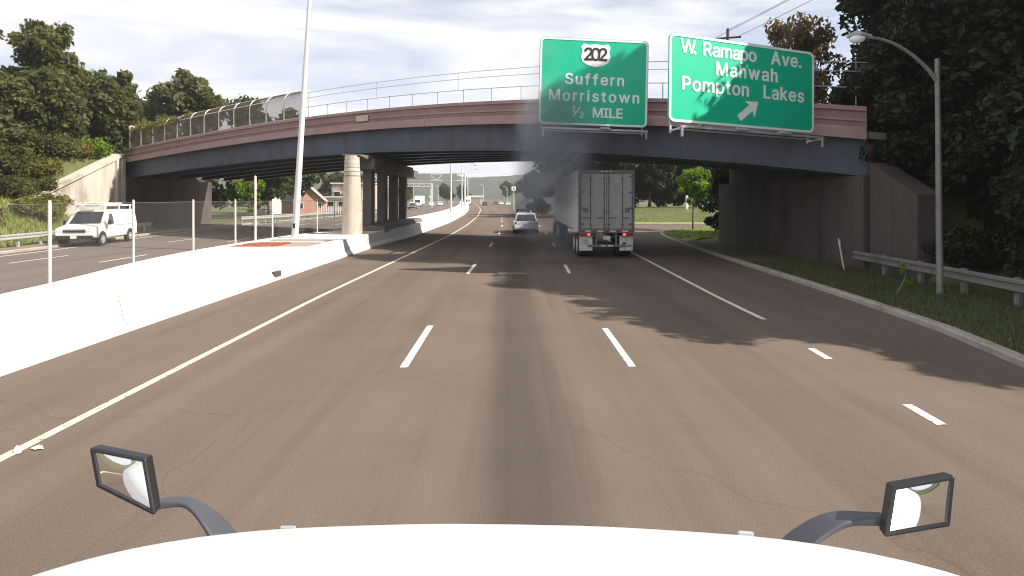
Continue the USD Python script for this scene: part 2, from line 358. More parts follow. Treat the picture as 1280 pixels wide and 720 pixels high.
ii = (np.arange(ny - 1)[:, None] * nx + np.arange(nx - 1)).ravel()
obj('ground', (np.column_stack([GX.ravel(), GY.ravel(), gz.ravel()]), np.column_stack([ii, ii + 1, ii + nx + 1, ii + nx])), 'grass_ground', smooth=True, kind='structure')
def gz_at(x, y): return float(ground_h(np.array(float(x)), np.array(float(y))))

kerb_r = smooth_line([(7.9, -280), (7.9, 0), (8.1, 9), (8.65, 12), (8.9, 15), (9.15, 19.4), (9.4, 25), (9.8, 33), (10.4, 40), (11.0, 44), (12.2, 47.3), (14.5, 50.5), (18, 53), (24, 55), (40, 57), (70, 58)], 1.2)
kerb_f = smooth_line([(70, 63), (40, 62), (21, 60.6), (12, 61.2), (8.6, 64), (7.3, 70), (6.9, 90), (4.6, 143), (-7, 300), (-31, 500), (-103, 900)], 1.5)
med_r = smooth_line([(-7.75, -280), (-7.75, 9), (-7.72, 20), (-7.6, 31), (-7.0, 44), (-6.9, 60), (-7.6, 90), (-9.0, 120), (-10.5, 143), (-16, 220), (-23, 300), (-47, 500), (-119, 900)], 1.5)
med_l = smooth_line([(-10.0, -280), (-10.2, 5), (-10.6, 12), (-11.1, 15), (-11.9, 19), (-12.2, 23), (-12.1, 30), (-11.5, 34), (-11.0, 38), (-10.8, 50), (-10.8, 70), (-11.2, 90), (-12.6, 120), (-14, 143), (-19.5, 220), (-26.5, 300), (-50.5, 500), (-122, 900)], 1.5)
kerb_l = smooth_line([(-24.4, -280), (-24.5, 10), (-24.7, 28), (-25.5, 36), (-26.8, 44), (-27.2, 60), (-26, 90), (-26.5, 143), (-33, 220), (-40, 300), (-64, 500), (-136, 900)], 1.5)
road = thing('road', kind='structure')
obj('surface', sheet(sg.Polygon(np.vstack([med_r, kerb_f[::-1], kerb_r[::-1]])), 0.0), 'asphalt', road)
road2 = thing('opposite_road', kind='structure')
obj('surface', sheet(sg.Polygon(np.vstack([med_l[::-1], kerb_l])), 0.0), 'asphalt_far', road2)
def line_pts(x0, y0, y1, step=1.5):
    y = np.linspace(y0, y1, max(2, int((y1 - y0) / step)))
    return np.column_stack([x0 + xc(y), y])
obj('edge_line', ribbon(line_pts(-5.3, -200, 420), 0.13, 0.004), 'paint_yellow', road)
obj('exit_line', ribbon(line_pts(5.62, 13.2, 41), 0.13, 0.004), 'paint_white', road)
for k in range(-2, 22):
    y0 = 9.45 + 11.8 * k
    obj('lane_dash', ribbon(line_pts(-1.73, y0, y0 + 3.1, 0.8), 0.13, 0.004), 'paint_white', road)
    if k < 12:
        obj('lane_dash', ribbon(line_pts(1.93, y0 + 0.05, y0 + 2.85, 0.8), 0.12, 0.004), 'paint_white', road)
for k in range(-2, 1):
    y0 = 9.95 + 2.9 * k
    obj('exit_dash', ribbon(np.column_stack([5.12 + 0.07 * (np.array([y0, y0 + .35, y0 + .7]) - 7.0), [y0, y0 + .35, y0 + .7]]), 0.13, 0.004), 'paint_white', road)
obj('edge_line', ribbon(line_pts(6.05, 66, 300), 0.13, 0.004), 'paint_white', road)
obj('edge_line', ribbon(kerb_l + [0.9, 0.0], 0.14, 0.004), 'paint_white', road2)
obj('edge_line', ribbon(med_l + [-0.9, 0.0], 0.14, 0.004), 'paint_yellow', road2)
for x0 in (-20.9, -17.4):
    for k in range(-2, 14):
        y0 = 24.6 + 11.8 * k + (0 if x0 < -18 else 0.4)
        yy = np.linspace(y0, y0 + 3.4, 4)
        obj('lane_dash', ribbon(np.column_stack([x0 + np.interp(yy, [0, 24, 60, 143, 220], [0.6, 0, -0.8, -0.6, -6]), yy]), 0.13, 0.004), 'paint_white', road2)
def kerb_run(line, w, h, parent_name, inside):
    t = np.gradient(line, axis=0); t /= np.linalg.norm(t, axis=1, keepdims=True)
    n = np.column_stack([t[:, 1], -t[:, 0]]) * inside
    k = thing(parent_name, kind='structure')
    prof = [(0, -0.1), (0, h - 0.03), (0.03, h), (w, h), (w, -0.1)]
    i = 0
    while i < len(line) - 1:
        j = min(i + 3, len(line) - 1)
        seg = line[i:j + 1].copy(); d = (seg[-1] - seg[-2]) / np.linalg.norm(seg[-1] - seg[-2]); seg[-1] -= d * 0.02
        obj('kerb_stone', sweep(prof, [((p[0], p[1], 0.0), q) for p, q in zip(seg, n[i:j + 1])]), 'kerb', k)
        i = j
kerb_run(kerb_r[(kerb_r[:, 1] > -12) & (kerb_r[:, 0] < 45)], 0.22, 0.13, 'kerb', 1)
kerb_run(kerb_f[(kerb_f[:, 1] < 170) & (kerb_f[:, 0] < 45)], 0.22, 0.13, 'kerb', 1)
kerb_run(kerb_l[(kerb_l[:, 1] > -12) & (kerb_l[:, 1] < 120)], 0.22, 0.13, 'kerb', -1)
# dirt shoulder behind the left kerb, lawn sheets beyond the bridge
sh = kerb_l[(kerb_l[:, 1] > -12) & (kerb_l[:, 1] < 70)]
obj('shoulder', ribbon(sh + [-1.65, 0], 2.8, 0.02), 'soil', kind='structure')
isl = kerb_r[(kerb_r[:, 1] > 36) & (kerb_r[:, 0] < 40)]
isl = sg.Polygon(np.vstack([isl + [0.2, -0.06], [(40, 40), (13.6, 40), (10.6, 36)]])).buffer(0)
obj('lawn', sheet(isl, 0.12), 'lawn', kind='structure')
# far lawn: follows the ground
lx = np.linspace(0, 1, 40); ly = np.linspace(61.4, 96, 40)
LX = np.array([[(np.interp(y, kerb_f[::-1][:, 1], kerb_f[::-1][:, 0]) if y > 64 else np.interp(y, [61.4, 62, 64], [12.6, 10.8, 9.0])) + 0.3 + t * 60 for t in lx] for y in ly])
LY = np.repeat(ly[:, None], 40, 1)
LZ = ground_h(LX, LY) + 0.15
i4 = (np.arange(39)[:, None] * 40 + np.arange(39)).ravel()
obj('lawn', (np.column_stack([LX.ravel(), LY.ravel(), LZ.ravel()]), np.column_stack([i4, i4 + 1, i4 + 41, i4 + 40])), 'lawn', smooth=True, kind='structure')

# ------------------------------------------------------------------ median barrier (wide, filled, with a fence along its back)
def on(line, y): return float(np.interp(y, line[:, 1], line[:, 0]))
barrier = thing('median_barrier', 'wide white concrete median barrier with a flat filled top between the two roads', 'barrier')
ys = list(np.arange(-12, 132, 6.0)) + list(np.arange(132, 330, 22.0))
for a, b in zip(ys[:-1], ys[1:]):
    yy = np.linspace(a + 0.012, b - 0.012, 5)
    for lab, line, sgn in (('segment', med_r, -1), ('back_segment', med_l, 1)):
        prof = [(0, -0.05), (0, 0.08), (0.13, 0.25), (0.24, 0.76), (0.48, 0.76), (0.48, -0.05)]
        obj(lab, sweep([(sgn * p, z) for p, z in prof], [((on(line, y), y, 0.0), (1, 0)) for y in yy]), 'concrete_white', barrier)
    L = [(on(med_l, y) + 0.485, y) for y in yy]; R = [(on(med_r, y) - 0.485, y) for y in yy]
    poly = sg.Polygon(L + R[::-1])
    if a <= 24 < b or a <= 27 < b:
        poly = poly.difference(sg.Polygon([(-11.55, 24.0), (-8.3, 24.0), (-8.3, 28.6), (-11.55, 28.6)]))
    for g in getattr(poly, 'geoms', [poly]):
        obj('top_slab', prism(g, 0.4, 0.742), 'concrete_white', barrier)
obj('drain_slot', box((-7.80, 19.6, 0.16), (0.12, 0.5, 0.26)), 'concrete_shaded', barrier)
# paved patch in the filled top near the light pole, brick by brick
bp = thing('brick_patch', 'square of red brick paving with gravel set into the median top by the light pole', 'paving')
obj('bed', box((-9.925, 26.3, 0.60), (3.23, 4.58, 0.2)), 'gravel', bp)
rng = random.Random(5)
for r in range(12):
    for c in range(6):
        x = -11.35 + c * 0.21 * 1.25 + (0.12 if r % 2 else 0); y = 24.25 + r * 0.175
        obj('brick', box((x, y, 0.725 + rng.uniform(-.006, .006)), (0.245, 0.155, 0.06), rng.uniform(-.02, .02)), 'brick_red', bp)
obj('edging_beam', bar((-11.2, 26.6, 0.735), (-8.5, 26.6, 0.735), 0.3, 0.06), 'concrete_white', bp)

# ------------------------------------------------------------------ overpass bridge
Mc = [-3.03789068e-05, -3.47641627e-03, -6.91950502e-02, 6.83066526e+00]
SC = 30 / 33.5
def mid_z(x): return 2.7 + SC * (np.polyval(Mc, np.clip(x, -36, 14.5) / SC) - 2.7)
HF = 1.27
def near(x, off=0.0, z=0.0):      # a point on the near face line, off metres towards the camera side
    n = np.array([0.545, 0.838])
    p = np.array([x, BY0 - BSK * x]) - n * off
    return np.array([p[0], p[1], mid_z(x) + z])
SD = (0.545, 0.838)
W = 0.838 * BD
bridge = thing('overpass_bridge', 'long arched road bridge with rusty parapet and slate blue steel girders crossing the highway', 'bridge')
def run(prof, x0, x1, n=24, gap=0.0):
    xs = np.linspace(x0 + gap, x1 - gap, n)
    return sweep(prof, [(near(x), SD) for x in xs])
XA, XB = BX0 - 0.6, BX1 + 0.25
# deck slab, parapets in panels with joints
obj('deck', run([(-0.10, 0.12), (W + 0.10, 0.12), (W + 0.10, 0.36), (-0.10, 0.36)], XA - 4, XB + 0.5, 40), 'concrete_pier', bridge)
px_ = np.linspace(XA, XB, 9)
for a, b in zip(px_[:-1], px_[1:]):
    for o, s in ((0.0, 1), (W, -1)):
        P = lambda pr: [(o + s * q, z) for q, z in pr]
        obj('parapet_panel', run(P([(-0.02, 0.50), (-0.02, 1.10), (0.26, 1.10), (0.26, 0.365), (-0.02, 0.365)]), a, b, 8, 0.008), 'parapet', bridge)
        obj('coping', run(P([(-0.10, 1.105), (-0.10, 1.27), (0.32, 1.27), (0.32, 1.105)]), a, b, 8, 0.008), 'coping', bridge)
        obj('deck_edge', run(P([(-0.24, 0.06), (-0.24, 0.40), (-0.17, 0.50), (-0.105, 0.50), (-0.105, 0.06)]), a, b, 8, 0.008), 'coping', bridge)
        obj('string_course', run(P([(-0.07, 0.72), (-0.07, 0.80), (-0.022, 0.80), (-0.022, 0.72)]), a, b, 8, 0.008), 'coping', bridge)
for k in range(6):
    o = 0.30 + k * (W - 0.6) / 5
    g = [(o - 0.012, -1.22), (o - 0.012, 0.07), (o - 0.19, 0.07), (o - 0.19, 0.115), (o + 0.19, 0.115), (o + 0.19, 0.07), (o + 0.012, 0.07), (o + 0.012, -1.22), (o + 0.21, -1.22), (o + 0.21, -1.27), (o - 0.21, -1.27), (o - 0.21, -1.22)]
    gi = obj('girder', run(g, XA, XB, 30), 'girder', bridge)
for x in np.linspace(BX0 + 3, BX1 - 2, 12):   # cross frames
    for k in range(5):
        o0, o1 = 0.33 + k * (W - 0.6) / 5, 0.27 + (k + 1) * (W - 0.6) / 5
        c = near(x); A = np.array([c[0] + SD[0] * o0, c[1] + SD[1] * o0, c[2] - 0.95]); B = np.array([c[0] + SD[0] * o1, c[1] + SD[1] * o1, c[2] - 0.95])
        obj('cross_frame', [bar(A, B, 0.09), bar(A, B + [0, 0, 0.8], 0.07), bar(A + [0, 0, 0.8], B, 0.07)], 'girder', bridge)
# repair patch and bearing under the fascia by the first column
pt = near(-9.0, 0.105)
obj('patch_plate', box((pt[0], pt[1], pt[2] + 0.80), (1.05, 0.02, 0.36), math.atan2(-SD[0], SD[1])), 'concrete_tan', bridge)
# pier: columns in a row along the median, cap beam and plinth
pier_cap = obj('pier_cap', [rhull([(-9.5, 34.8, 4.45), (-8.1, 34.8, 4.45), (-9.5, 34.8, 5.0), (-8.1, 34.8, 5.0), (-9.5, 51, 4.45), (-8.1, 51, 4.45), (-9.5, 51, 5.0), (-8.1, 51, 5.0)], 0.03)], 'concrete_pier', bridge)
obj('bearing_wall', rhull([(-9.4, 36.8, 5.02), (-8.2, 36.8, 5.02), (-9.4, 36.8, 5.2), (-8.2, 36.8, 5.2), (-9.4, 49, 5.02), (-8.2, 49, 5.02), (-9.4, 49, 5.2), (-8.2, 49, 5.2)], 0.02), 'concrete_pier', bridge)
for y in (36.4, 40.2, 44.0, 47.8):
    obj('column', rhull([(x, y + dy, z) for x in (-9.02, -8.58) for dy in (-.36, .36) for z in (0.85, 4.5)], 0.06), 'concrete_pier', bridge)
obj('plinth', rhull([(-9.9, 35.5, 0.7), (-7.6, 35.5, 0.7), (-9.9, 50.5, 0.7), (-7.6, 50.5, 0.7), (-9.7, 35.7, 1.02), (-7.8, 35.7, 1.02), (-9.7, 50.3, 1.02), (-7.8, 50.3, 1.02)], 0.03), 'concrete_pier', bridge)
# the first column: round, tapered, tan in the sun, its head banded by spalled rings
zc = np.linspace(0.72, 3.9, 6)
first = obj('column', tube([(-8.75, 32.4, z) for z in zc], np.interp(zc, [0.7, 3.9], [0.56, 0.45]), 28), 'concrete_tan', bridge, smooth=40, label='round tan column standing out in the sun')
for k in range(5):
    z0 = 3.92 + k * 0.225
    obj('column_ring', tube([(-8.75, 32.4, z0), (-8.75, 32.4, z0 + 0.02), (-8.75, 32.4, z0 + 0.19), (-8.75, 32.4, z0 + 0.215)], [0.40, 0.44 - k * .012, 0.435 - k * .012, 0.39], 28), 'wall_light' if k % 2 else 'concrete_tan', first, smooth=30)
obj('cap_bracket', rhull([(-9.2, 32.2, 5.06), (-8.3, 32.2, 5.06), (-9.2, 34.9, 4.9), (-8.3, 34.9, 4.9), (-9.2, 34.9, 5.2), (-8.3, 34.9, 5.2)], 0.03), 'concrete_pier', bridge)
# abutments
def abut(x, thick, m):
    y0, y1 = BY0 - BSK * x - 0.6, BY0 - BSK * x + BD + 0.3
    zt = mid_z(x) - 1.30
    s = -1 if x < 0 else 1
    xx = sorted((x, x + s * thick))
    n = 5
    ypts = np.linspace(y0, y1, n + 1)
    for a, b in zip(ypts[:-1], ypts[1:]):
        obj('abutment_panel', box(((xx[0] + xx[1]) / 2, (a + b) / 2, zt / 2 - 0.2), (thick, b - a - 0.03, zt + 0.4)), m, bridge)
    obj('abutment_seat', box(((xx[0] + xx[1]) / 2 + s * 0.25, (y0 + y1) / 2, zt + 0.62), (thick - 0.5, y1 - y0 - 0.8, 1.2)), m, bridge)
abut(BX0 + 0.1, 1.4, 'concrete_shaded')
abut(BX1 - 0.1, 1.4, 'concrete_shaded')

# curved pedestrian fence on the left part of the near parapet
fence = thing('overpass_fence', 'curved top chain link screen on the left part of the overpass with pale bent posts', 'fence')
FX0, FX1 = BX0 + 0.1, -13.9
def bent(x, h=1.95):
    a = np.linspace(0, 1, 7)
    pts = [near(x, -0.1, HF + z) for z in np.linspace(0, h * 0.62, 4)]
    for t in a[1:]:
        ang = t * 1.15; r = h * 0.42
        pts.append(near(x, -0.1 - r * (1 - math.cos(ang)), HF + h * 0.62 + r * math.sin(ang)))
    return np.array(pts)
nposts = 13
fxs = np.linspace(FX0, FX1, nposts)
for x in fxs:
    obj('post', tube(bent(x), 0.045, 8), 'post_white', fence, smooth=40)
for q in (0.02, 0.55, 1.0):
    pts = []
    for x in np.linspace(FX0, FX1, 26):
        b = bent(x); k = q * (len(b) - 1); i = min(int(k), len(b) - 2); pts.append(b[i] + (b[i + 1] - b[i]) * (k - i))
    obj('rail', tube(pts, 0.025, 6), 'post_white', fence)
def prism_wire(a, b, r):
    return tube([a, b], r, 3, cap=False)
def mesh_between(curve, x0, x1, step, r):
    """diagonal wires over the surface curve(x)->polyline"""
    ncol = max(2, int((x1 - x0) / step)); prof = curve(x0); Lp = np.r_[0, np.cumsum(np.linalg.norm(np.diff(prof, axis=0), axis=1))]
    nrow = max(2, int(Lp[-1] / step)); rows = np.linspace(0, Lp[-1], nrow + 1)
    grid = []
    for x in np.linspace(x0, x1, ncol + 1):
        c = curve(x); s = np.r_[0, np.cumsum(np.linalg.norm(np.diff(c, axis=0), axis=1))]; q = rows * s[-1] / Lp[-1]
        grid.append(np.column_stack([np.interp(q, s, c[:, k]) for k in range(3)]))
    grid = np.array(grid); V, F, n = [], [], 0
    for sgn in (1, -1):
        for i in range(-nrow, ncol + nrow + 1):
            pts = [grid[i + sgn * j, j] for j in range(nrow + 1) if 0 <= i + sgn * j <= ncol]
            if len(pts) < 2: continue
            pts = pts if len(pts) < 6 else pts[::2] + ([pts[-1]] if len(pts) % 2 == 0 else [])
            t = tube(pts, r, 3, cap=False); V.append(t.vertices); F.append(t.faces + n); n += len(t.vertices)
    return np.vstack(V), np.vstack(F)
for a, b in zip(fxs[:-1], fxs[1:]):
    obj('wire_panel', mesh_between(bent, a, b, 0.085, 0.0105), 'wire_brown', fence)
# end panel that closes the fence at its left end
obj('end_frame', [bar(near(FX0 - .05, -0.1, HF), near(FX0 - .05, -0.1, HF + 2.0), 0.06), bar(near(FX0 - .05, -0.1, HF + 2.0), near(FX0 - .05, -1.0, HF + 2.0), 0.06), bar(near(FX0 - .05, -1.0, HF), near(FX0 - .05, -1.0, HF + 2.0), 0.06)], 'post_white', fence)
# open railing on the rest of the bridge
rail = thing('bridge_railing', 'thin three wire railing on the parapet right of the curved screen', 'railing')
for h, r in ((0.70, 0.018), (1.30, 0.014), (1.64, 0.014)):
    obj('rail', tube([near(x, -0.12, HF + h) for x in np.linspace(-13.7, XB, 30)], r, 6), 'steel_pale', rail)
for x in np.linspace(-13.4, XB - .3, 18):
    obj('post', bar(near(x, -0.12, HF - 0.01), near(x, -0.12, HF + 0.72), 0.035), 'steel_pale', rail)
for x in np.linspace(-13.4, XB - .3, 6):
    obj('post', bar(near(x, -0.12, HF + 0.70), near(x, -0.12, HF + 1.66), 0.022), 'steel_pale', rail)

# retaining (wing) walls
ww = thing('wing_wall', 'sunlit pale concrete wing wall beside the left end of the overpass', 'wall')
wy = np.linspace(40.0, BY0 - BSK * BX0 - 0.62, 5)
topz = lambda y: np.interp(y, [40, 44.5, 51.2], [1.9, 3.5, 6.35])
for a, b in zip(wy[:-1], wy[1:]):
    a2, b2 = a + 0.015, b - 0.015
    v = [(x, y, z) for x in (-34.5, -33.62) for (y, z) in ((a2, -0.3), (b2, -0.3), (b2, topz(b2)), (a2, topz(a2)))]
    obj('wall_panel', rhull(v, 0.01, 0), 'wall_light', ww)
v = [(x, y, topz(y) + dz) for x in (-34.6, -33.5) for y in (40, wy[-1]) for dz in (0.02, 0.2)]
obj('wall_cap', rhull(v, 0.015, 0), 'wall_light', ww)
for yy, w in ((51.0, 0.35), (50.2, 0.22)):
    obj('pilaster', box((-33.5, yy, 3.0), (0.22, w, 6.2)), 'wall_light', ww)
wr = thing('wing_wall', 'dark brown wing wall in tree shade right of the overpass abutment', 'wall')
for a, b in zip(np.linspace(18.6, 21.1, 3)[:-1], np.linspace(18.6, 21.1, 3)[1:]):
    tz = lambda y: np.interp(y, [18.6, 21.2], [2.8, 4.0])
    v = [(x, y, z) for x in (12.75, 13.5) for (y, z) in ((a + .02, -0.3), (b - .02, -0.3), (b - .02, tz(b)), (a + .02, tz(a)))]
    obj('wall_panel', rhull(v, 0.01, 0), 'concrete_shaded', wr)

# ------------------------------------------------------------------ overhead signs
def letters(text, cap, width, depth=0.012):
    """bold letters spread over the given width; in x (reading) and z (up), facing -y, centred on x = 0"""
    gl = []
    for ch in text:
        if ch == ' ': gl.append(None); continue
        g = meshkit.text_mesh(ch, cap, depth, bold=True)
        g.apply_translation((-g.bounds[0][0], 0, 0)); gl.append(g)
    ws = [cap * 0.42 if g is None else g.bounds[1][0] for g in gl]
    gap = (width - sum(ws)) / max(1, len(gl) - 1)
    x, out = -width / 2, []
    for g, w in zip(gl, ws):
        if g is not None:
            v = np.array(g.vertices); v[:, 0] += x
            out.append(trimesh.Trimesh(np.column_stack([v[:, 0], -v[:, 2], v[:, 1]]), g.faces, process=False))
        x += w + gap
    return out
def flat_shape(poly, depth, y=0.0):
    g = trimesh.creation.extrude_polygon(poly, depth, engine='earcut')
    v = np.array(g.vertices)
    return trimesh.Trimesh(np.column_stack([v[:, 0], y - v[:, 2], v[:, 1]]), g.faces, process=False)
def moved(ms, dx, dz, dy=0.0):
    out = []
    for m in ms:
        m = m.copy(); m.apply_translation((dx, dy, dz)); out.append(m)
    return out
def rrect(w, h, r): return sg.box(-w / 2 + r, -h / 2 + r, w / 2 - r, h / 2 - r).buffer(r, 8)
def frame(c, yaw, pit, rol):
    cz, sz, cx, sx, cy, sy = math.cos(yaw), math.sin(yaw), math.cos(pit), math.sin(pit), math.cos(rol), math.sin(rol)
    R = np.array([[cz, -sz, 0], [sz, cz, 0], [0, 0, 1]]) @ np.array([[1, 0, 0], [0, cx, -sx], [0, sx, cx]]) @ np.array([[cy, 0, sy], [0, 1, 0], [-sy, 0, cy]])
    T = np.eye(4); T[:3, :3] = R; T[:3, 3] = c
    return T
def sign(label, w, h, T, lamps, arms):
    s = thing('overhead_sign', label, 'road sign', mat4=T)
    pan = obj('panel', flat_shape(rrect(w, h, 0.22), 0.04, 0.04), 'sign_green', s)
    obj('border', flat_shape(rrect(w - 0.04, h - 0.04, 0.21).difference(rrect(w - 0.20, h - 0.20, 0.14)), 0.012, -0.001), 'sign_white', s)
    obj('back_plate', flat_shape(rrect(w - 0.1, h - 0.1, 0.2), 0.03, 0.075), 'sign_back', s)
    for x in np.linspace(-w / 2 + 0.35, w / 2 - 0.35, 4):
        obj('stringer', box((x, 0.14, 0), (0.10, 0.12, h - 0.1)), 'galvanised', s)
    iT = np.linalg.inv(T)
    for x in arms:                # arms that carry the panel from the bridge face
        p = (T @ np.array([x, 0.2, 0, 1]))[:3]
        yb = BY0 - BSK * p[0] - 0.12
        for z in (0.35, 1.0):
            q = np.array([p[0], yb, mid_z(p[0]) + z - 0.3])
            a = np.array([x, 0.19, (iT @ np.array([*q, 1]))[2]]); a[2] = np.clip(a[2], -h / 2 + 0.2, h / 2 - 0.2)
            obj('support_arm', bar(a, (iT @ np.array([*q, 1]))[:3], 0.09), 'galvanised', s)
    obj('light_rail', [bar((-w / 2 + 0.1, -0.55, -h / 2 - 0.22), (w / 2 - 0.15, -0.55, -h / 2 - 0.22), 0.07), bar((-w / 2 + 0.1, -0.42, -h / 2 - 0.3), (w / 2 - 0.15, -0.42, -h / 2 - 0.3), 0.05)], 'galvanised', s)
    for x in (-w / 2 + 0.15, w / 2 - 0.2):
        obj('bracket', [bar((x, 0.10, -h / 2 + 0.1), (x, 0.10, -h / 2 - 0.35), 0.06), bar((x, 0.12, -h / 2 - 0.28), (x, -0.6, -h / 2 - 0.26), 0.06), bar((x, -0.56, -h / 2 - 0.2), (x, -0.56, -h / 2 - 0.55), 0.06)], 'galvanised', s)
    for x in lamps:
        obj('sign_lamp', rhull([(x - .2, -0.62, -h / 2 - 0.19), (x + .2, -0.62, -h / 2 - 0.19), (x - .16, -0.5, -h / 2 - 0.13), (x + .16, -0.5, -h / 2 - 0.13)], 0.035), 'steel_pale', s)
    return s
TL = frame((3.46, 25.0, 7.60), 0.071, -0.018, 0.027)
sl = sign('green overhead road sign with a 202 shield above Suffern and Morristown', 4.66, 3.70, TL, (0.4,), (-1.2, 1.6))
shield = sg.Polygon([(-.56, .50), (-.30, .43), (0, .50), (.30, .43), (.56, .50), (.68, .36), (.62, .15), (.68, -.12), (.60, -.34), (.38, -.47), (0, -.56), (-.38, -.47), (-.60, -.34), (-.68, -.12), (-.62, .15), (-.68, .36)]).buffer(0.05, 6).buffer(-0.03)
from shapely import affinity
sh_ = obj('shield', flat_shape(affinity.translate(affinity.scale(shield, 0.9, 0.9), 0.05, 1.17), 0.012, -0.001), 'sign_white', sl)
obj('number', moved(letters('202', 0.52, 0.98), 0.05, 0.93, -0.0135), 'sign_black', sh_)
obj('lettering', moved(letters('Suffern', 0.44, 2.52), 0.03, -0.10), 'sign_white', sl)
obj('lettering', moved(letters('Morristown', 0.44, 3.86), 0.03, -0.81), 'sign_white', sl)
obj('lettering', moved(letters('MILE', 0.40, 1.28), 0.62, -1.48), 'sign_white', sl)
obj('fraction', moved(letters('1', 0.26, 0.10), -0.86, -1.30) + moved(letters('2', 0.26, 0.17), -0.50, -1.52) + [bar((-0.86, -0.006, -1.50), (-0.56, -0.006, -1.06), 0.05, 0.012, up=(0, 1, 0))], 'sign_white', sl)
TR = frame((8.07, 20.5, 6.62), 0.335, -0.026, 0.030)
sr = sign('wide green overhead exit sign for W. Ramapo Ave., Mahwah and Pompton Lakes with an arrow', 6.17, 2.98, TR, (-0.6, 1.2), (-0.3, 2.5))
for wd_, cw_, dx_, dz_ in (('W.', 0.62, -2.33, 0.86), ('Ramapo', 2.22, -0.63, 0.86), ('Ave.', 1.36, 1.80, 0.86), ('Pompton', 2.72, -1.20, -0.38), ('Lakes', 1.80, 1.70, -0.38)):
    obj('lettering', moved(letters(wd_, 0.45, cw_), dx_, dz_), 'sign_white', sr)
obj('lettering', moved(letters('Mahwah', 0.45, 2.62), 0.10, 0.24), 'sign_white', sr)
ar = affinity.rotate(sg.Polygon([(0, .52), (.34, .06), (.12, .14), (.12, -.50), (-.12, -.50), (-.12, .14), (-.34, .06)]), -52, origin=(0, 0))
obj('arrow', flat_shape(affinity.translate(ar, 0.15, -0.86), 0.012, -0.001), 'sign_white', sr)

# ------------------------------------------------------------------ fences and guardrails
clf = thing('median_fence', 'low chain link fence of slim pale posts along the back of the median barrier', 'fence')
fy = [1.5, 5.4, 9.3, 13.6, 18.0, 22.2, 25.6, 29.4, 31.7, 34.2, 36.4, 39.5]
fp = [(on(med_l, y) + 0.22, y) for y in fy]
for k, (x, y) in enumerate(fp):
    obj('post', tube([(x, y, 0.755), (x, y, 2.62), (x, y, 2.66)], [0.036, 0.036, 0.02], 10), 'post_white', clf, smooth=40)
for (x0, y0), (x1, y1) in zip(fp[:-1], fp[1:]):
    c = lambda t: np.array([[x0 + (x1 - x0) * t, y0 + (y1 - y0) * t, 0.80], [x0 + (x1 - x0) * t, y0 + (y1 - y0) * t, 2.56]])
    L = math.hypot(x1 - x0, y1 - y0)
    cc = lambda s: np.array([c(s / L)[0] + (c(s / L)[1] - c(s / L)[0]) * q for q in np.linspace(0, 1, 2)])
    obj('wire_panel', mesh_between(cc, 0.0, L, 0.09, 0.0016), 'wire', clf)
    obj('tension_wire', [tube([(x0, y0, 2.57), (x1, y1, 2.57)], 0.008, 5), tube([(x0, y0, 0.79), (x1, y1, 0.79)], 0.006, 5)], 'wire', clf)
tp = thing('marker_pole', 'tall thin pale pole behind the median fence left of the street light', 'pole', (-11.75, 27.1, 0))
obj('shaft', tube([(0, 0, 0.5), (0, 0, 3.7)], 0.05, 10), 'post_white', tp, smooth=40)
obj('cap', tube([(0, 0, 3.7), (0, 0, 3.74)], [0.06, 0.02], 10), 'post_white', tp)

def guardrail(label, pts, z=0.75, post_gap=1.9, side=1, zg=None, mm='galvanised'):
    """W-beam on posts; side tells on which side of the path the road lies"""
    g = thing('guardrail', label, 'guardrail')
    pts = smooth_line(pts, 0.6); t = np.gradient(pts, axis=0); t /= np.linalg.norm(t, axis=1, keepdims=True)
    n = np.column_stack([t[:, 1], -t[:, 0]]) * side
    zz = np.array([max(0.0, gz_at(*p)) if zg is None else zg for p in pts])
    w = [(0.0, 0), (0.055, -0.035), (0.055, -0.095), (0.0, -0.13), (0.0, -0.18), (0.055, -0.215), (0.055, -0.275), (0.0, -0.31)]
    prof = w + [(a - 0.008, b) for a, b in w[::-1]]
    d = np.r_[0, np.cumsum(np.linalg.norm(np.diff(pts, axis=0), axis=1))]
    i = 0
    while i < len(pts) - 1:
        j = min(i + 6, len(pts) - 1)
        obj('rail_section', sweep(prof, [((p[0], p[1], z + q), m) for p, q, m in zip(pts[i:j + 1], zz[i:j + 1], n[i:j + 1])]), mm, g, smooth=50)
        i = j
    for s in np.arange(0.3, d[-1], post_gap):
        p = np.array([np.interp(s, d, pts[:, 0]), np.interp(s, d, pts[:, 1])]); m = np.array([np.interp(s, d, n[:, 0]), np.interp(s, d, n[:, 1])]); q = float(np.interp(s, d, zz))
        c = p - m * 0.16
        obj('post', box((c[0], c[1], q + z / 2 - 0.1), (0.10, 0.15, z + 0.22)), mm, g)
        b = p - m * 0.045
        obj('spacer', box((b[0], b[1], q + z - 0.155), (0.09, 0.09, 0.28)), mm, g)
guardrail('galvanised guardrail in tree shade on the grass right of the exit lane', [(11.55, 6), (11.7, 13.5), (12.0, 17), (12.25, 21.2)], side=-1, zg=0.08, mm='galvanised_shaded')
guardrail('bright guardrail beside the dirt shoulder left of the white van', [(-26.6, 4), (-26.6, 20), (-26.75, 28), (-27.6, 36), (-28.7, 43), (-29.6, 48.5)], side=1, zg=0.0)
guardrail('pale guardrail seen under the overpass left of the street light', [(-27.5, 60), (-26.2, 66), (-25.6, 74), (-25.2, 84)], z=0.85, side=1, zg=0.0)

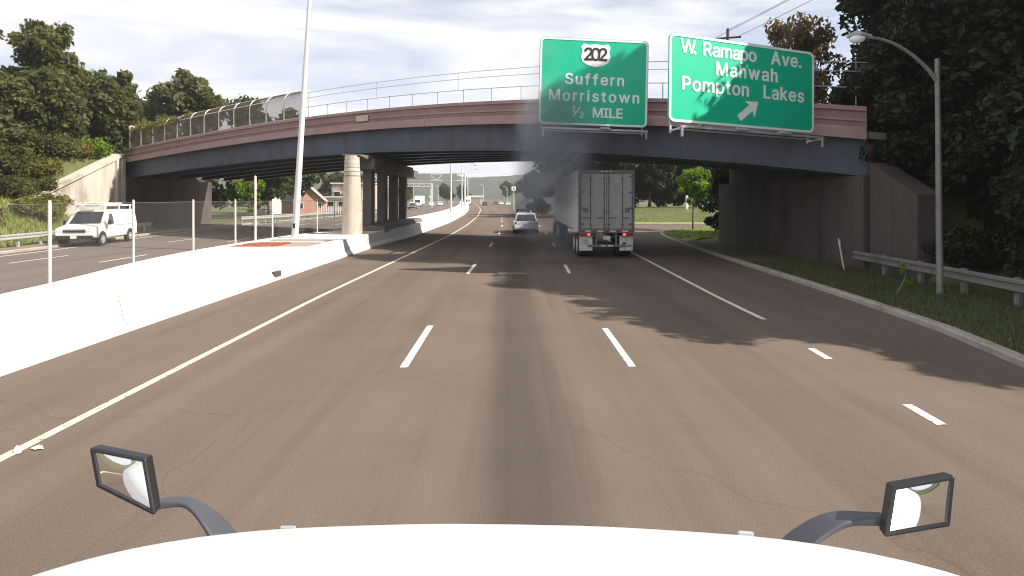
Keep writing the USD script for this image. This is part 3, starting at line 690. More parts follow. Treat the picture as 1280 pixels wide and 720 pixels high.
# ------------------------------------------------------------------ poles
lp = thing('street_light', 'tall tapering pale light pole on the median rising out of the picture', 'street light', (-10.75, 29.3, 0.74))
ztop = 13.6; lean = 0.062
zz = np.array([0, 0.02, 0.03, 3, 6, 9, 12, ztop])
obj('shaft', tube([(lean * z, 0, z) for z in zz], np.interp(zz, [0, ztop], [0.17, 0.085]), 16), 'pole_paint', lp, smooth=40)
obj('base_flange', tube([(0, 0, -0.03), (0, 0, 0.06)], 0.26, 16), 'pole_paint', lp)
obj('hand_hole', box((0.02, -0.175, 0.62), (0.11, 0.02, 0.22)), 'plastic', lp)
a = np.linspace(0, 1, 8)
obj('arm', tube([(lean * ztop + 2.4 * t, 0, ztop - 0.3 + 0.9 * math.sin(t * 1.4)) for t in a], 0.04, 8), 'pole_paint', lp, smooth=40)
obj('lamp_head', rhull([(lean * ztop + 2.3, 0, ztop + .6), (lean * ztop + 3.0, 0, ztop + .62), (lean * ztop + 2.65, .12, ztop + .55), (lean * ztop + 2.65, -.12, ztop + .55)], 0.07), 'steel_pale', lp)
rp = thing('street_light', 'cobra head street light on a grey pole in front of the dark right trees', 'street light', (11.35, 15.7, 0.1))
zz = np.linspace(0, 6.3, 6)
obj('shaft', tube([(-0.012 * z, 0, z) for z in zz], np.interp(zz, [0, 6.3], [0.085, 0.055]), 14), 'galvanised_shaded', rp, smooth=40)
obj('base_flange', tube([(0, 0, -0.15), (0, 0, 0.05)], 0.16, 12), 'galvanised_shaded', rp)
obj('arm', tube([(-0.08 - 1.85 * t, -0.05 * t, 5.7 + 1.15 * math.sin(t * PI / 2) ** 0.8) for t in np.linspace(0, 1, 10)], np.linspace(0.05, 0.035, 10), 8), 'galvanised_shaded', rp, smooth=40)
hd = obj('lamp_head', rhull([(-1.85, 0, 6.90), (-2.15, 0.10, 6.93), (-2.15, -0.10, 6.93), (-2.42, 0, 6.90), (-2.2, 0, 7.0)], 0.055, 2), 'steel_pale', rp, smooth=40)
sp = trimesh.creation.icosphere(2, 1.0); sp.apply_scale((0.21, 0.13, 0.13)); sp.apply_translation((-2.2, 0, 6.84))
obj('lens', sp, 'sign_white', hd, smooth=True)

def far_pole(proto_r, h, arm):
    c = cls('class_far_light_%d' % int(h * 10))
    obj('shaft', tube([(0, 0, 0), (0, 0, h)], [proto_r, proto_r * 0.55], 10), 'pole_paint', c, smooth=40)
    obj('arm', tube([(0, 0, h - 0.1), (arm * 0.5, 0, h + 0.4), (arm, 0, h + 0.5)], 0.05, 6), 'pole_paint', c)
    obj('lamp_head', rhull([(arm, 0, h + 0.5), (arm + 0.6 * np.sign(arm), 0, h + 0.5)], 0.10), 'steel_pale', c)
    return c
FPa = far_pole(0.17, 9.5, 2.2)
obj
for (x, y, s, lab) in ((-8.65, 84, 1.0, 'nearest light pole beyond the overpass, standing on the far median barrier'), (-11.35, 134, 1.0, 'second light pole beyond the overpass on the far median barrier'),
                      (-13.4, 170, 1.15, 'third light pole beyond the overpass, in front of the dim hill'), (-16.6, 222, 1.3, 'farthest median light pole beyond the overpass, just right of the other three')):
    inst(FPa, 'street_light', lab, 'street light', (x, y, 0.70 if y < 300 else 0), 0, s)
FPb = far_pole(0.13, 7.4, -1.5)
for (x, y, lab) in ((-38, 228, 'small far pole left of the overhead gantry, beyond the opposite lanes'), (-29, 232, 'small far pole right of the traffic signal beyond the opposite lanes'), (-10.5, 215, 'thin greenish far pole in front of the hill over the right lanes'), (-2.2, 260, 'tiny far pole beside the small square sign in the distance')):
    inst(FPb, 'street_light', lab, 'street light', (x, y, 0))

# far gantry seen from behind, two structures
def gantry(label, y, x0, x1, z0, z1):
    g = thing('sign_gantry', label, 'gantry', (0, y, 0))
    for dy in (-0.5, 0.5):
        for z in (z0, z1): obj('chord', bar((x0, dy, z), (x1, dy, z), 0.20), 'pole_paint', g)
        n = int((x1 - x0) / 1.5); xs = np.linspace(x0, x1, n + 1)
        for i in range(n):
            obj('brace', bar((xs[i], dy, z0 if i % 2 else z1), (xs[i + 1], dy, z1 if i % 2 else z0), 0.09), 'pole_paint', g)
    for x in (x0, x1): obj('leg', [cyl((x, -0.5, 0), (x, -0.5, z1), 0.16, 10), cyl((x, 0.5, 0), (x, 0.5, z1), 0.16, 10)], 'pole_paint', g)
    return g
g1 = gantry('white truss gantry spanning the opposite lanes beyond the overpass', 131, -31, -10.4, 6.7, 8.15)
obj('sign_back', box((-20.5, -0.62, 7.45), (5.2, 0.06, 1.35)), 'sign_back', g1)
obj('sign_back', box((-13.6, -0.62, 7.45), (3.0, 0.06, 1.35)), 'sign_back', g1)
gantry('smaller truss gantry farther off, below the white gantry', 192, -42, -26, 6.6, 7.6)

# ------------------------------------------------------------------ vehicles
def wheel_at(parent, x, y, r, w, out, hub='rim', n=20):
    """axle along x; out: +1/-1 outer side"""
    t = obj('wheel', tube([(x - w / 2, y, r), (x - w / 2 + 0.02, y, r), (x + w / 2 - 0.02, y, r), (x + w / 2, y, r)], [r * .93, r, r, r * .93], n), 'rubber', parent, smooth=30)
    xo = x + out * w / 2
    obj('rim', [tube([(xo - out * 0.02, y, r), (xo + out * 0.008, y, r)], [r * .66, r * .62], n), tube([(xo, y, r), (xo + out * 0.035, y, r)], [r * .24, r * .18], 10)], hub, t)
def sym(pts): return [(s * x, y, z) for s in (-1, 1) for x, y, z in pts]
# white van, coming towards us (front to -y)
van = thing('cargo_van', 'white cargo van with a ladder rack coming towards us on the opposite road', 'van', (-24.75, 35.4, 0), 11)
obj('body', rhull(sym([(0.97, -1.55, .5), (0.97, 2.75, .5), (0.97, -1.55, 1.14), (0.97, 2.75, 1.15), (0.80, -0.72, 1.98), (0.84, 2.70, 1.98)]), 0.05), 'car_white', van, smooth=35)
obj('hood', rhull(sym([(0.90, -2.62, .55), (0.90, -2.62, .98), (0.88, -1.5, 1.20), (0.95, -1.5, .5)]), 0.06), 'car_white', van, smooth=35)
obj('windshield', plate([(-.80, -1.565, 1.26), (.80, -1.565, 1.26), (.70, -0.845, 1.94), (-.70, -0.845, 1.94)], 0.02), 'glass_dark', van)
for s in (-1, 1):
    q = [(s * 1.026, -1.15, 1.20), (s * 1.026, -0.35, 1.20), (s * .905, -0.35, 1.78), (s * .905, -0.72, 1.78)]
    obj('door_window', plate(q if s > 0 else q[::-1], 0.03), 'glass_dark', van)
    obj('headlight', rhull([(s * .82, -2.675, .86), (s * .62, -2.68, .86), (s * .82, -2.675, .98), (s * .62, -2.68, .98)], 0.02), 'head_lamp', van)
    obj('mirror', rhull([(s * 1.12, -1.25, 1.2), (s * 1.22, -1.25, 1.2), (s * 1.12, -1.22, 1.42), (s * 1.22, -1.22, 1.42)], 0.03), 'plastic', van)
    obj('door_seam', [box((s * 1.022, -0.2, 0.85), (0.01, 0.012, 0.6)), box((s * 1.022, -1.3, 0.85), (0.01, 0.012, 0.55))], 'trailer_frame', van)
    for y in (-1.75, 1.75):
        obj('wheel_arch', tube([(s * 1.0, y, .38), (s * 1.027, y, .38)], 0.46, 24), 'sign_black', van)
        wheel_at(van, s * 0.93, y, 0.36, 0.24, s)
    obj('side_trim', box((s * 1.022, 0.9, 1.12), (0.012, 2.6, 0.03)), 'trailer_frame', van)
obj('grille', [box((0, -2.685, .88), (1.10, 0.03, .20))] , 'plastic', van)
obj('grille_bar', [box((0, -2.705, .88 + dz), (1.05, 0.015, .022)) for dz in (-.05, .03)], 'chrome', van)
obj('bumper', rhull(sym([(.90, -2.72, .47), (.90, -2.72, .60), (.93, -2.5, .47), (.93, -2.5, .60)]), 0.04), 'plastic', van)
obj('licence_plate', box((0.0, -2.775, .55), (.31, .012, .16)), 'trim_white', van)
obj('roof_rack', [bar((s * .72, -.9, 2.30), (s * .72, 2.6, 2.30), .06) for s in (-1, 1)] + [bar((-.8, y, 2.26), (.8, y, 2.26), .06) for y in (-.8, .4, 1.5, 2.5)] + [bar((s * .72, y, 1.98), (s * .72, y, 2.3), .05) for s in (-1, 1) for y in (-.8, 1.0, 2.5)], 'car_white', van)
obj('ladder', [bar((-.55, -1.45, 2.38), (-.55, 2.4, 2.38), .09, .12), bar((-.12, -1.45, 2.38), (-.12, 2.4, 2.38), .09, .12)] + [bar((-.55, y, 2.38), (-.12, y, 2.38), .05) for y in np.arange(-1.2, 2.4, .4)] + [box((.3, .2, 2.40), (.5, 3.2, .1))], 'car_white', van)

# semi trailer ahead (rear to us)
tr = thing('semi_trailer', 'grey box semi trailer driving ahead under the right end of the overpass', 'truck trailer', (4.27, 26.8, 0))
TWd, TH, TB, TLen = 1.27, 3.98, 1.22, 14.6
obj('side_wall', [box((s * (TWd - .02), TLen / 2 + .05, (TH + TB) / 2), (.04, TLen, TH - TB)) for s in (-1, 1)] + [box((0, TLen / 2 + .05, TH - .02), (2 * TWd - .08, TLen, .04)), box((0, TLen + .03, (TH + TB) / 2), (2 * TWd - .08, .04, TH - TB - .1)), box((0, TLen / 2 + .05, TB + .05), (2 * TWd - .08, TLen, .1))], 'trailer_side', tr)
obj('rear_frame', [box((s * (TWd - .05), .01, (TH + TB) / 2), (.10, .10, TH - TB)) for s in (-1, 1)] + [box((0, .011, TH - .07), (2 * TWd - .2, .098, .14)), box((0, .0, TB - .0), (2 * TWd, .12, .16))], 'trailer_frame', tr)
for s in (-1, 1):
    d = obj('door', rhull([(s * x, y, z) for x in (.02, TWd - .13) for y in (-.005, .03) for z in (TB + .12, TH - .17)], 0.012), 'trailer_door', tr)
    for k in range(4):
        z = TB + .32 + k * .72
        obj('hinge', box((s * (TWd - .16), -.035, z), (.20, .03, .07)), 'rod', d)
    for x in (.10, .72):
        obj('lock_rod', cyl((s * x, -.05, TB + .10), (s * x, -.05, TH - .15), .017, 8), 'rod', d)
        obj('rod_bracket', [box((s * x, -.045, z), (.09, .05, .06)) for z in (TB + .3, TB + .9, TB + 1.7, TH - .4)], 'rod', d)
        obj('lock_handle', bar((s * x, -.06, TB + .62), (s * (x + .34), -.06, TB + .60), .03), 'rod', d)
    obj('placard', box((s * .95, -.025, TB + .95), (.22, .012, .22)), 'trailer_frame', d)
obj('marker_lamp', [box((x, -.05, TH - .06), (.10, .02, .04)) for x in (-.2, 0, .2)], 'trim_white', tr)
for k in range(9):
    obj('reflective_tape', box((-1.12 + k * .28, -.068, TB + .0), (.265, .012, .06)), 'red_reflector' if k % 2 == 0 else 'trim_white', tr)
for s in (-1, 1):
    obj('lamp_panel', box((s * .98, -.04, TB - .15), (.52, .06, .14)), 'red_reflector', tr)
    obj('tail_light', tube([(s * .80, -.07, TB - .15), (s * .80, -.095, TB - .15)], [.065, .05], 14), 'tail_lamp', tr)
    obj('side_light', tube([(s * 1.14, -.07, TB - .15), (s * 1.14, -.09, TB - .15)], [.045, .035], 12), 'tail_red', tr)
    fl = obj('mud_flap', rhull([(s * x, y, z) for x in (.62, 1.22) for y in (.10, .115) for z in (.33, TB - .24)], .006, 0), 'mud_flap', tr)
    obj('flap_bar', bar((s * .55, .11, TB - .22), (s * 1.25, .11, TB - .22), .05), 'trailer_frame', tr)
    if s > 0:
        obj('flap_emblem', [flat_shape(affinity.translate(affinity.rotate(sg.Point(0, 0).buffer(.1).intersection(sg.box(-.2, -.05, .2, .2)), 20), .82, .62), .006, .088), flat_shape(sg.box(.80, .50, 1.12, .535), .006, .088), flat_shape(sg.box(.95, .56, 1.15, .60), .006, .088)], 'rod', fl)
    for y in (1.0, 2.3):
        wheel_at(tr, s * .95, y, .5, .55, s)
obj('underride_guard', [box((0, .06, .55), (1.7, .1, .1)), box((-.45, .06, .85), (.08, .08, .6)), box((.45, .06, .85), (.08, .08, .6))], 'trailer_frame', tr)
obj('licence_plate', box((.02, -.035, TB - .30), (.31, .012, .16)), 'trim_white', tr)
obj('guard_tape', [box((-.14, .004, .56), (.20, .012, .06)), box((.18, .004, .56), (.20, .012, .06))], 'trim_white', tr)
obj('axle_beam', [box((0, y, .5), (1.5, .14, .14)) for y in (1.0, 2.3)] + [box((s * .45, 3.5, 1.0), (.1, 6.5, .22)) for s in (-1, 1)], 'trailer_frame', tr)
obj('landing_gear', [box((s * .75, 11.2, .75), (.12, .12, 1.0)) for s in (-1, 1)], 'trailer_frame', tr)
tc = thing('tractor_unit', 'dark tractor unit in front of the grey semi trailer, mostly hidden', 'truck', (4.27, 26.8, 0))
obj('cab', rhull(sym([(1.1, 15.4, 1.0), (1.1, 17.6, 1.0), (1.05, 15.5, 3.4), (1.05, 17.0, 3.3), (1.1, 17.6, 2.0)]), .08), 'car_dark', tc, smooth=35)
obj('hood', rhull(sym([(.95, 17.6, .9), (.85, 19.3, .9), (.9, 17.6, 1.9), (.75, 19.2, 1.5)]), .08), 'car_dark', tc, smooth=35)
obj('chassis', box((0, 14.8, .85), (.9, 7.0, .25)), 'trailer_frame', tc)
for s in (-1, 1):
    for y in (12.4, 13.6): wheel_at(tc, s * .95, y, .5, .5, s)
    wheel_at(tc, s * 1.0, 18.2, .5, .3, s)

# cars; local frame: rear towards -y
def car(c, paint, L=4.6, Wd=1.8, H=1.5, hatch=True, detail=True):
    w = Wd / 2; b = -L / 2; f = L / 2
    obj('body', rhull(sym([(w - .10, b + .06, .38), (w - .06, b + .10, .80), (w - .10, b + .12, .92), (w - .05, 0, .35), (w - .05, 0, .93), (w - .10, f - .15, .40), (w - .12, f - .12, .62), (w - .10, f - 1.1, .90)]), .05), paint, c, smooth=40)
    rb = b + (.35 if hatch else .95)
    obj('roof', rhull(sym([(w - .16, rb - .22, .93), (w - .30, rb + .28, H - .05), (w - .30, f - 2.15, H - .05), (w - .16, f - 1.25, .93)]), .045), paint, c, smooth=40)
    rw0, rw1 = np.array([0, rb - .235 - .03, .98]), np.array([0, rb + .215 - .03, H - .09])
    obj('rear_window', plate([(w - .20, rw0[1] - .005, rw0[2]), (-(w - .20), rw0[1] - .005, rw0[2]), (-(w - .32), rw1[1] - .01, rw1[2]), (w - .32, rw1[1] - .01, rw1[2])][::-1], .02), 'glass_dark', c)
    obj('windshield', plate([(w - .2, f - 1.175, .99), (-(w - .2), f - 1.175, .99), (-(w - .33), f - 2.06, H - .07), (w - .33, f - 2.06, H - .07)], .02), 'glass_dark', c)
    for s in (-1, 1):
        q = [(s * (w - .112), rb + .15, .98), (s * (w - .112), f - 1.55, .98), (s * (w - .245), f - 2.15, H - .10), (s * (w - .245), rb + .38, H - .10)]
        obj('side_window', plate(q if s > 0 else q[::-1], .02), 'glass_dark', c)
        obj('tail_light', rhull([(s * (w - .22), b + .045, .74), (s * (w - .10), b + .065, .74), (s * (w - .22), b + .06, .88), (s * (w - .10), b + .075, .88)], .02), 'tail_red', c)
        obj('headlight', rhull([(s * (w - .35), f - .10, .62), (s * (w - .16), f - .12, .62), (s * (w - .3), f - .14, .70), (s * (w - .16), f - .18, .70)], .02), 'head_lamp', c)
        for y in (b + .85, f - .9): wheel_at(c, s * (w - .09), y, .32, .20, s, n=16)
        if detail: obj('door_mirror', rhull([(s * (w + .02), f - 1.65, .98), (s * (w + .14), f - 1.65, .98), (s * (w + .12), f - 1.62, 1.08)], .035), paint, c)
    obj('bumper', rhull(sym([(w - .12, b + .0, .36), (w - .12, b + .0, .52), (w - .06, b + .3, .36)]), .05), paint, c, smooth=40)
    obj('lower_trim', rhull(sym([(w - .16, b + .0, .27), (w - .16, b + .0, .34), (w - .1, b + .4, .27)]), .04), 'plastic', c)
    obj('licence_plate', box((0, b + .02, .72), (.32, .012, .16)), 'trim_white', c)
sc_ = thing('silver_car', 'silver hatchback seen from behind in the middle lane just beyond the overpass', 'car', (1.05, 47.6, 0), 1)
car(sc_, 'silver', 4.6, 1.92, 1.55)
fcw, fcd, fcr, fcs = cls('class_car_white'), cls('class_car_dark'), cls('class_car_red'), cls('class_car_silver')
for c, pnt in ((fcw, 'car_white'), (fcd, 'car_dark'), (fcr, 'car_red'), (fcs, 'silver')): car(c, pnt, 4.6, 1.85, 1.5, False, False)
def bx_truck(c, paint):
    obj('box', rhull(sym([(1.15, -3.4, 1.0), (1.15, 2.0, 1.0), (1.15, -3.4, 3.45), (1.15, 2.0, 3.45)]), .04), paint, c)
    obj('cab', rhull(sym([(1.0, 2.1, .6), (1.0, 3.9, .6), (.95, 2.1, 2.3), (.95, 3.0, 2.3), (1.0, 3.9, 1.3)]), .06), paint, c)
    obj('windshield', plate([(.85, 3.93, 1.42), (-.85, 3.93, 1.42), (-.8, 3.1, 2.28), (.8, 3.1, 2.28)], .02), 'glass_dark', c)
    obj('chassis', box((0, 0, .8), (1.0, 7.0, .3)), 'plastic', c)
    obj('rear_lamp', [box((s * .95, -3.45, .95), (.2, .03, .12)) for s in (-1, 1)], 'tail_red', c)
    for s in (-1, 1):
        for y in (-2.0, 3.1): wheel_at(c, s * .95, y, .42, .3, s, n=14)
btw, btd = cls('class_box_truck_white'), cls('class_box_truck_dark')
bx_truck(btw, 'car_white'); bx_truck(btd, 'trailer_frame')
far = [(fcd, 'far_car', 'dark car beyond the overpass on the left, lowest of the far opposite traffic', 'car', (-24.5, 146, 0), 180),
       (btw, 'box_truck', 'white box truck far off on the opposite lanes under the gantry', 'truck', (-29.0, 185, 0), 180),
       (fcw, 'far_car', 'white car at the left edge of the gap beyond the pier', 'car', (-33.0, 196, 0), 180),
       (fcw, 'far_car', 'white car far off below the traffic signal on the opposite lanes', 'car', (-27.2, 200, 0), 186),
       (fcs, 'far_car', 'silver car far off right of the white car under the signal', 'car', (-25.4, 210, 0), 186),
       (fcw, 'far_car', 'white car far off between the light poles on the opposite lanes', 'car', (-22.4, 262, 0), 186),
       (btw, 'box_truck', 'white box truck beside the group of median light poles', 'truck', (-17.6, 235, 0), 184),
       (fcd, 'far_car', 'dark car ahead of us far down the left lane', 'car', (-9.9, 215, 0), 4),
       (fcr, 'far_car', 'reddish car far ahead in the middle lane', 'car', (-7.4, 262, 0), 4),
       (fcw, 'far_car', 'white car far ahead in the middle lane beside the dark truck', 'car', (-4.6, 250, 0), 4),
       (fcw, 'far_car', 'white car far ahead in the right lane left of the dark truck', 'car', (-1.6, 238, 0), 4),
       (btd, 'box_truck', 'dark grey box truck ahead of the silver car', 'truck', (1.75, 96, 0), 0)]
for p, nm, lab, cat, loc, rz in far: inst(p, nm, lab, cat, loc, rz)

# our own truck: hood, hood mirrors, front
own = thing('own_truck', 'white truck hood in the foreground with two dark hood mirrors on grey arms', 'truck')
rows = [  # y, half width, top z, bottom z
    (0.45, 1.66, 1.93, 1.1), (0.9, 1.64, 1.885, 1.05), (1.2, 1.60, 1.835, 1.05), (1.5, 1.54, 1.775, 1.0), (1.7, 1.46, 1.72, 1.0), (1.88, 1.34, 1.655, 0.95), (2.02, 1.20, 1.582, 0.9), (2.12, 1.06, 1.525, 0.85), (2.19, 1.00, 1.470, 0.8), (2.25, 0.96, 1.39, 0.7), (2.285, 0.94, 1.24, 0.65), (2.295, 0.93, 1.0, 0.6)]
from scipy.interpolate import PchipInterpolator
ra = np.array(rows); sp_ = np.r_[0, np.cumsum(np.linalg.norm(np.diff(ra[:, [0, 2]], axis=0), axis=1))]
q = np.linspace(0, sp_[-1], 46); rr = np.column_stack([PchipInterpolator(sp_, ra[:, k])(q) for k in range(4)])
th = np.linspace(0, PI, 61); V = []
for y, w, zt, zb in rr:
    for t in th:
        c, s = math.cos(t), math.sin(t)
        x = w * np.sign(c) * abs(c) ** 0.62; z = zb + (zt - zb) * s ** 0.20
        bul = 0.030 * math.exp(-(x / 0.42) ** 4) * float(ss(2.16, 1.9, y))
        V.append((x + 0.02, y, z + bul * 0.2 - 0.016 * x - 0.02 * (x / w) ** 2))
nq, nt = len(rr), len(th)
i4 = (np.arange(nq - 1)[:, None] * nt + np.arange(nt - 1)).ravel()
obj('hood', (np.array(V), np.column_stack([i4, i4 + nt, i4 + nt + 1, i4 + 1])), 'hood_white', own, smooth=True)
obj('grille', [box((0, 2.30, .80), (1.5, .04, .7))] + [box((0, 2.33, .52 + k * .09), (1.45, .03, .03)) for k in range(8)], 'plastic', own)
obj('bumper', rhull(sym([(1.2, 2.2, .35), (1.0, 2.42, .35), (1.2, 2.2, .6), (1.0, 2.42, .6)]), .04), 'hood_white', own, smooth=40)
for s in (-1, 1):
    obj('headlight', rhull([(s * .98, 2.15, .8), (s * 1.1, 1.95, .8), (s * .98, 2.13, 1.0), (s * 1.1, 1.95, 1.0)], .05), 'head_lamp', own, smooth=40)
    wheel_at(own, s * 1.05, 1.2, .5, .3, s)
VH = np.array(V)
def hood_top(x, y):
    near_ = VH[(abs(VH[:, 0] - x) < .08) & (abs(VH[:, 1] - y) < .06)]
    return float(near_[:, 2].max()) if len(near_) else 1.5
z_ = hood_top(.81, 2.08)
obj('hood_latch', rhull([(.79, 2.06, z_ - .02), (.835, 2.06, z_ - .02), (.79, 2.06, z_ + .004), (.835, 2.06, z_ + .0), (.80, 2.10, z_ - .02), (.83, 2.10, z_ - .02)], .006), 'steel_pale', own)
z_ = hood_top(-.79, 2.10)
obj('hood_clip', rhull([(-.81, 2.08, z_ - .02), (-.765, 2.08, z_ - .02), (-.81, 2.08, z_ - .008), (-.765, 2.08, z_ - .008)], .005), 'steel_pale', own)
def hood_mirror(q, arm):
    """q: corners of the mirror face, going round counter-clockwise as seen by the driver"""
    q = np.array(q); n = np.cross(q[1] - q[0], q[3] - q[0]); n /= np.linalg.norm(n)
    if n[1] > 0: n = -n
    c = q.mean(0)
    back = c + (q - c) * 0.72 - n * 0.085
    mid = c + (q - c) * 0.97 - n * 0.04
    hs = rhull(np.vstack([q, mid, back]), 0.008, 2)
    # hollow the face so that the glass sits inside a rim
    inner = c + (q - c) * 0.93
    cut = manifold3d.Manifold.hull_points(np.vstack([inner - n * 0.001, inner + n * 0.05]))
    m = obj('mirror', hs - cut, 'plastic', own, smooth=35)
    g = c + (q - c) * 0.925; k = 14; P = []
    for a in np.linspace(0, 1, k):
        for b in np.linspace(0, 1, k):
            p = (g[0] * (1 - a) + g[1] * a) * (1 - b) + (g[3] * (1 - a) + g[2] * a) * b
            P.append(p + n * (0.0015 + 0.004 * (1 - (2 * a - 1) ** 2) * (1 - (2 * b - 1) ** 2) ** 1.0))
    ig = (np.arange(k - 1)[:, None] * k + np.arange(k - 1)).ravel()
    F = np.column_stack([ig, ig + 1, ig + k + 1, ig + k]); P = np.array(P)
    if np.dot(np.cross(P[1] - P[0], P[k] - P[0]), n) > 0: F = F[:, ::-1]
    obj('mirror_glass', (P, F), 'mirror', m, smooth=True)
    arms = []
    from scipy.interpolate import CubicSpline
    tt = np.arange(len(arm)); q_ = np.linspace(0, len(arm) - 1, 22)
    cp, cw = CubicSpline(tt, np.array([a_[0] for a_ in arm]))(q_), np.array([[np.interp(x, tt, [a_[k_] for a_ in arm]) for k_ in (1, 2)] for x in q_])
    arm = [(cp[k_], *cw[k_]) for k_ in range(22)]
    for i in range(len(arm) - 1):
        pts = []
        for (p, wy, wz) in (arm[i], arm[i + 1]):
            p = np.array(p); pts += [p + [0, s * wy, t * wz] for s in (-1, 1) for t in (-1, 1)]
        arms.append(rhull(pts, 0.007))
    u = arms[0]
    for a in arms[1:]: u = u + a
    obj('mirror_arm', u, 'arm_grey', own, smooth=45)
hood_mirror([(-1.439, 2.032, 1.838), (-1.410, 2.022, 1.722), (-1.231, 2.034, 1.623), (-1.272, 2.05, 1.794)],
            [((-1.24, 2.09, 1.622), .010, .008), ((-1.17, 2.11, 1.618), .014, .003), ((-1.115, 2.11, 1.592), .026, .002), ((-1.05, 2.10, 1.535), .045, .002), ((-0.98, 2.08, 1.46), .055, .006), ((-0.92, 2.05, 1.36), .065, .015)])
hood_mirror([(1.321, 2.05, 1.697), (1.287, 2.036, 1.545), (1.479, 2.012, 1.594), (1.506, 2.027, 1.744)],
            [((1.305, 2.09, 1.568), .012, .010), ((1.21, 2.11, 1.560), .026, .005), ((1.13, 2.11, 1.543), .04, .004), ((1.03, 2.10, 1.49), .05, .004), ((0.95, 2.08, 1.42), .06, .010), ((0.88, 2.05, 1.33), .07, .02)])

# ------------------------------------------------------------------ vegetation
def leaves(rng, centers, radii, n, size, squash=0.8, up=0.35):
    """n small folded leaves spread around clump centres"""
    k = rng.integers(0, len(centers), n)
    d = rng.normal(size=(n, 3)); d /= np.linalg.norm(d, axis=1, keepdims=True)
    r = radii[k] * rng.random(n) ** 0.45
    p = centers[k] + d * r[:, None] * [1, 1, squash]
    nrm = d * 0.6 + rng.normal(size=(n, 3)) * 0.7 + [0, 0, up]; nrm /= np.linalg.norm(nrm, axis=1, keepdims=True)
    t = np.cross(nrm, rng.normal(size=(n, 3))); t /= np.linalg.norm(t, axis=1, keepdims=True); b = np.cross(nrm, t)
    s = size * (0.6 + 0.8 * rng.random(n))[:, None]
    v = np.stack([p - t * s, p + b * s * 0.5 + nrm * s * 0.1, p + t * s, p - b * s * 0.5 + nrm * s * 0.1], 1).reshape(-1, 3)
    i = np.arange(n)[:, None] * 4
    return v, np.vstack([i + [0, 1, 2], i + [0, 2, 3]])
def tree_class(name, seed, h, cr, base, nclump, nleaf, size, leaf, bark='bark', clump=(0.7, 1.5), tr=0.22, lobes=6, squash=0.8, top=1.0):
    rng = np.random.default_rng(seed); c = cls(name)
    lo = []
    for k in range(lobes):
        a = rng.random() * 2 * PI; rad = cr * (0.25 + 0.5 * rng.random()); zz = base + (h - base) * (0.2 + 0.68 * rng.random())
        lo.append((rad * math.cos(a) * (1.15 - 0.7 * (zz - base) / (h - base)), rad * math.sin(a) * (1.15 - 0.7 * (zz - base) / (h - base)), zz, cr * (0.38 + 0.3 * rng.random())))
    lo.append((0, 0, h - cr * 0.5, cr * 0.5)); lo.append((0, 0, base + (h - base) * 0.45, cr * 0.7))
    lo = np.array(lo); cen = []
    while len(cen) < nclump:
        l = lo[rng.integers(len(lo))]; d = rng.normal(size=3); d /= np.linalg.norm(d)
        p = l[:3] + d * l[3] * (0.55 + 0.5 * rng.random()) * [1, 1, 0.9]
        if base * 0.75 < p[2] < h * top: cen.append(p)
    cen = np.array(cen); rad = clump[0] + (clump[1] - clump[0]) * rng.random(nclump) ** 1.5
    branches = []
    zt = np.linspace(0, h * 0.8, 8)
    wob = np.cumsum(rng.normal(size=(8, 2)) * 0.12, axis=0) * cr * 0.12; wob[0] = 0
    tp = np.column_stack([wob, zt]); tp[0, 2] = -0.3
    branches.append(tube(tp, tr * np.linspace(1, 0.18, 8) * np.r_[1.35, np.ones(7)], 9))
    for i in rng.permutation(nclump)[:min(nclump, 26)]:
        z0 = min(base * 0.7 + 0.55 * max(0, cen[i][2] - base), h * 0.72); q = np.array([np.interp(z0, zt, tp[:, 0]), np.interp(z0, zt, tp[:, 1]), z0])
        mid = (q + cen[i]) / 2 + rng.normal(size=3) * cr * 0.06 - [0, 0, cr * 0.05]
        r0 = tr * (0.42 - 0.3 * z0 / h)
        branches.append(tube([q, mid, cen[i]], [r0, r0 * 0.6, r0 * 0.2], 6))
    obj('trunk', join(branches), bark, c, smooth=50)
    obj('crown', leaves(rng, cen, rad, nleaf, size, squash), leaf, c)
    return c
def bush_class(name, seed, r, h, n, size, leaf):
    rng = np.random.default_rng(seed); c = cls(name)
    m = 26; a = rng.random(m) * 2 * PI; q = r * rng.random(m) ** 0.5 * 0.8
    cen = np.column_stack([q * np.cos(a), q * np.sin(a), h * (0.2 + 0.55 * rng.random(m) * (1 - (q / r) ** 2 * 0.6))]); rad = 0.22 * r + 0.25 * r * rng.random(m)
    obj('stems', join([tube([(0.1 * x, 0.1 * y, -0.1), (0.5 * x, 0.5 * y, z * 0.6), (x, y, z)], [.03, .02, .008], 5) for x, y, z in cen[:14]]), 'bark', c)
    obj('foliage', leaves(rng, cen, rad, n, size), leaf, c)
    return c
T_big = tree_class('class_tree_big', 11, 14.0, 5.0, 0.8, 190, 42000, 0.25, 'leaf_olive', clump=(0.6, 1.35), tr=0.30, lobes=12)
T_mid = tree_class('class_tree_mid', 12, 11.5, 4.2, 1.4, 130, 26000, 0.26, 'leaf_green', clump=(0.6, 1.4), lobes=7)
T_tall = tree_class('class_tree_tall', 13, 14.5, 3.8, 2.0, 130, 26000, 0.26, 'leaf_olive', clump=(0.6, 1.3), lobes=8)
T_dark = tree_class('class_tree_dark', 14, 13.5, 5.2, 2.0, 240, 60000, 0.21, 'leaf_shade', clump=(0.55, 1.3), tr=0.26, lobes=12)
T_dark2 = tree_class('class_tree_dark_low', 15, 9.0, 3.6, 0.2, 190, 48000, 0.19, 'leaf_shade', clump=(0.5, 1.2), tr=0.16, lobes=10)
T_aut = tree_class('class_tree_autumn', 16, 12.0, 3.0, 4.0, 70, 7000, 0.17, 'leaf_autumn', 'bark_light', clump=(0.5, 1.0), tr=0.16, lobes=6)
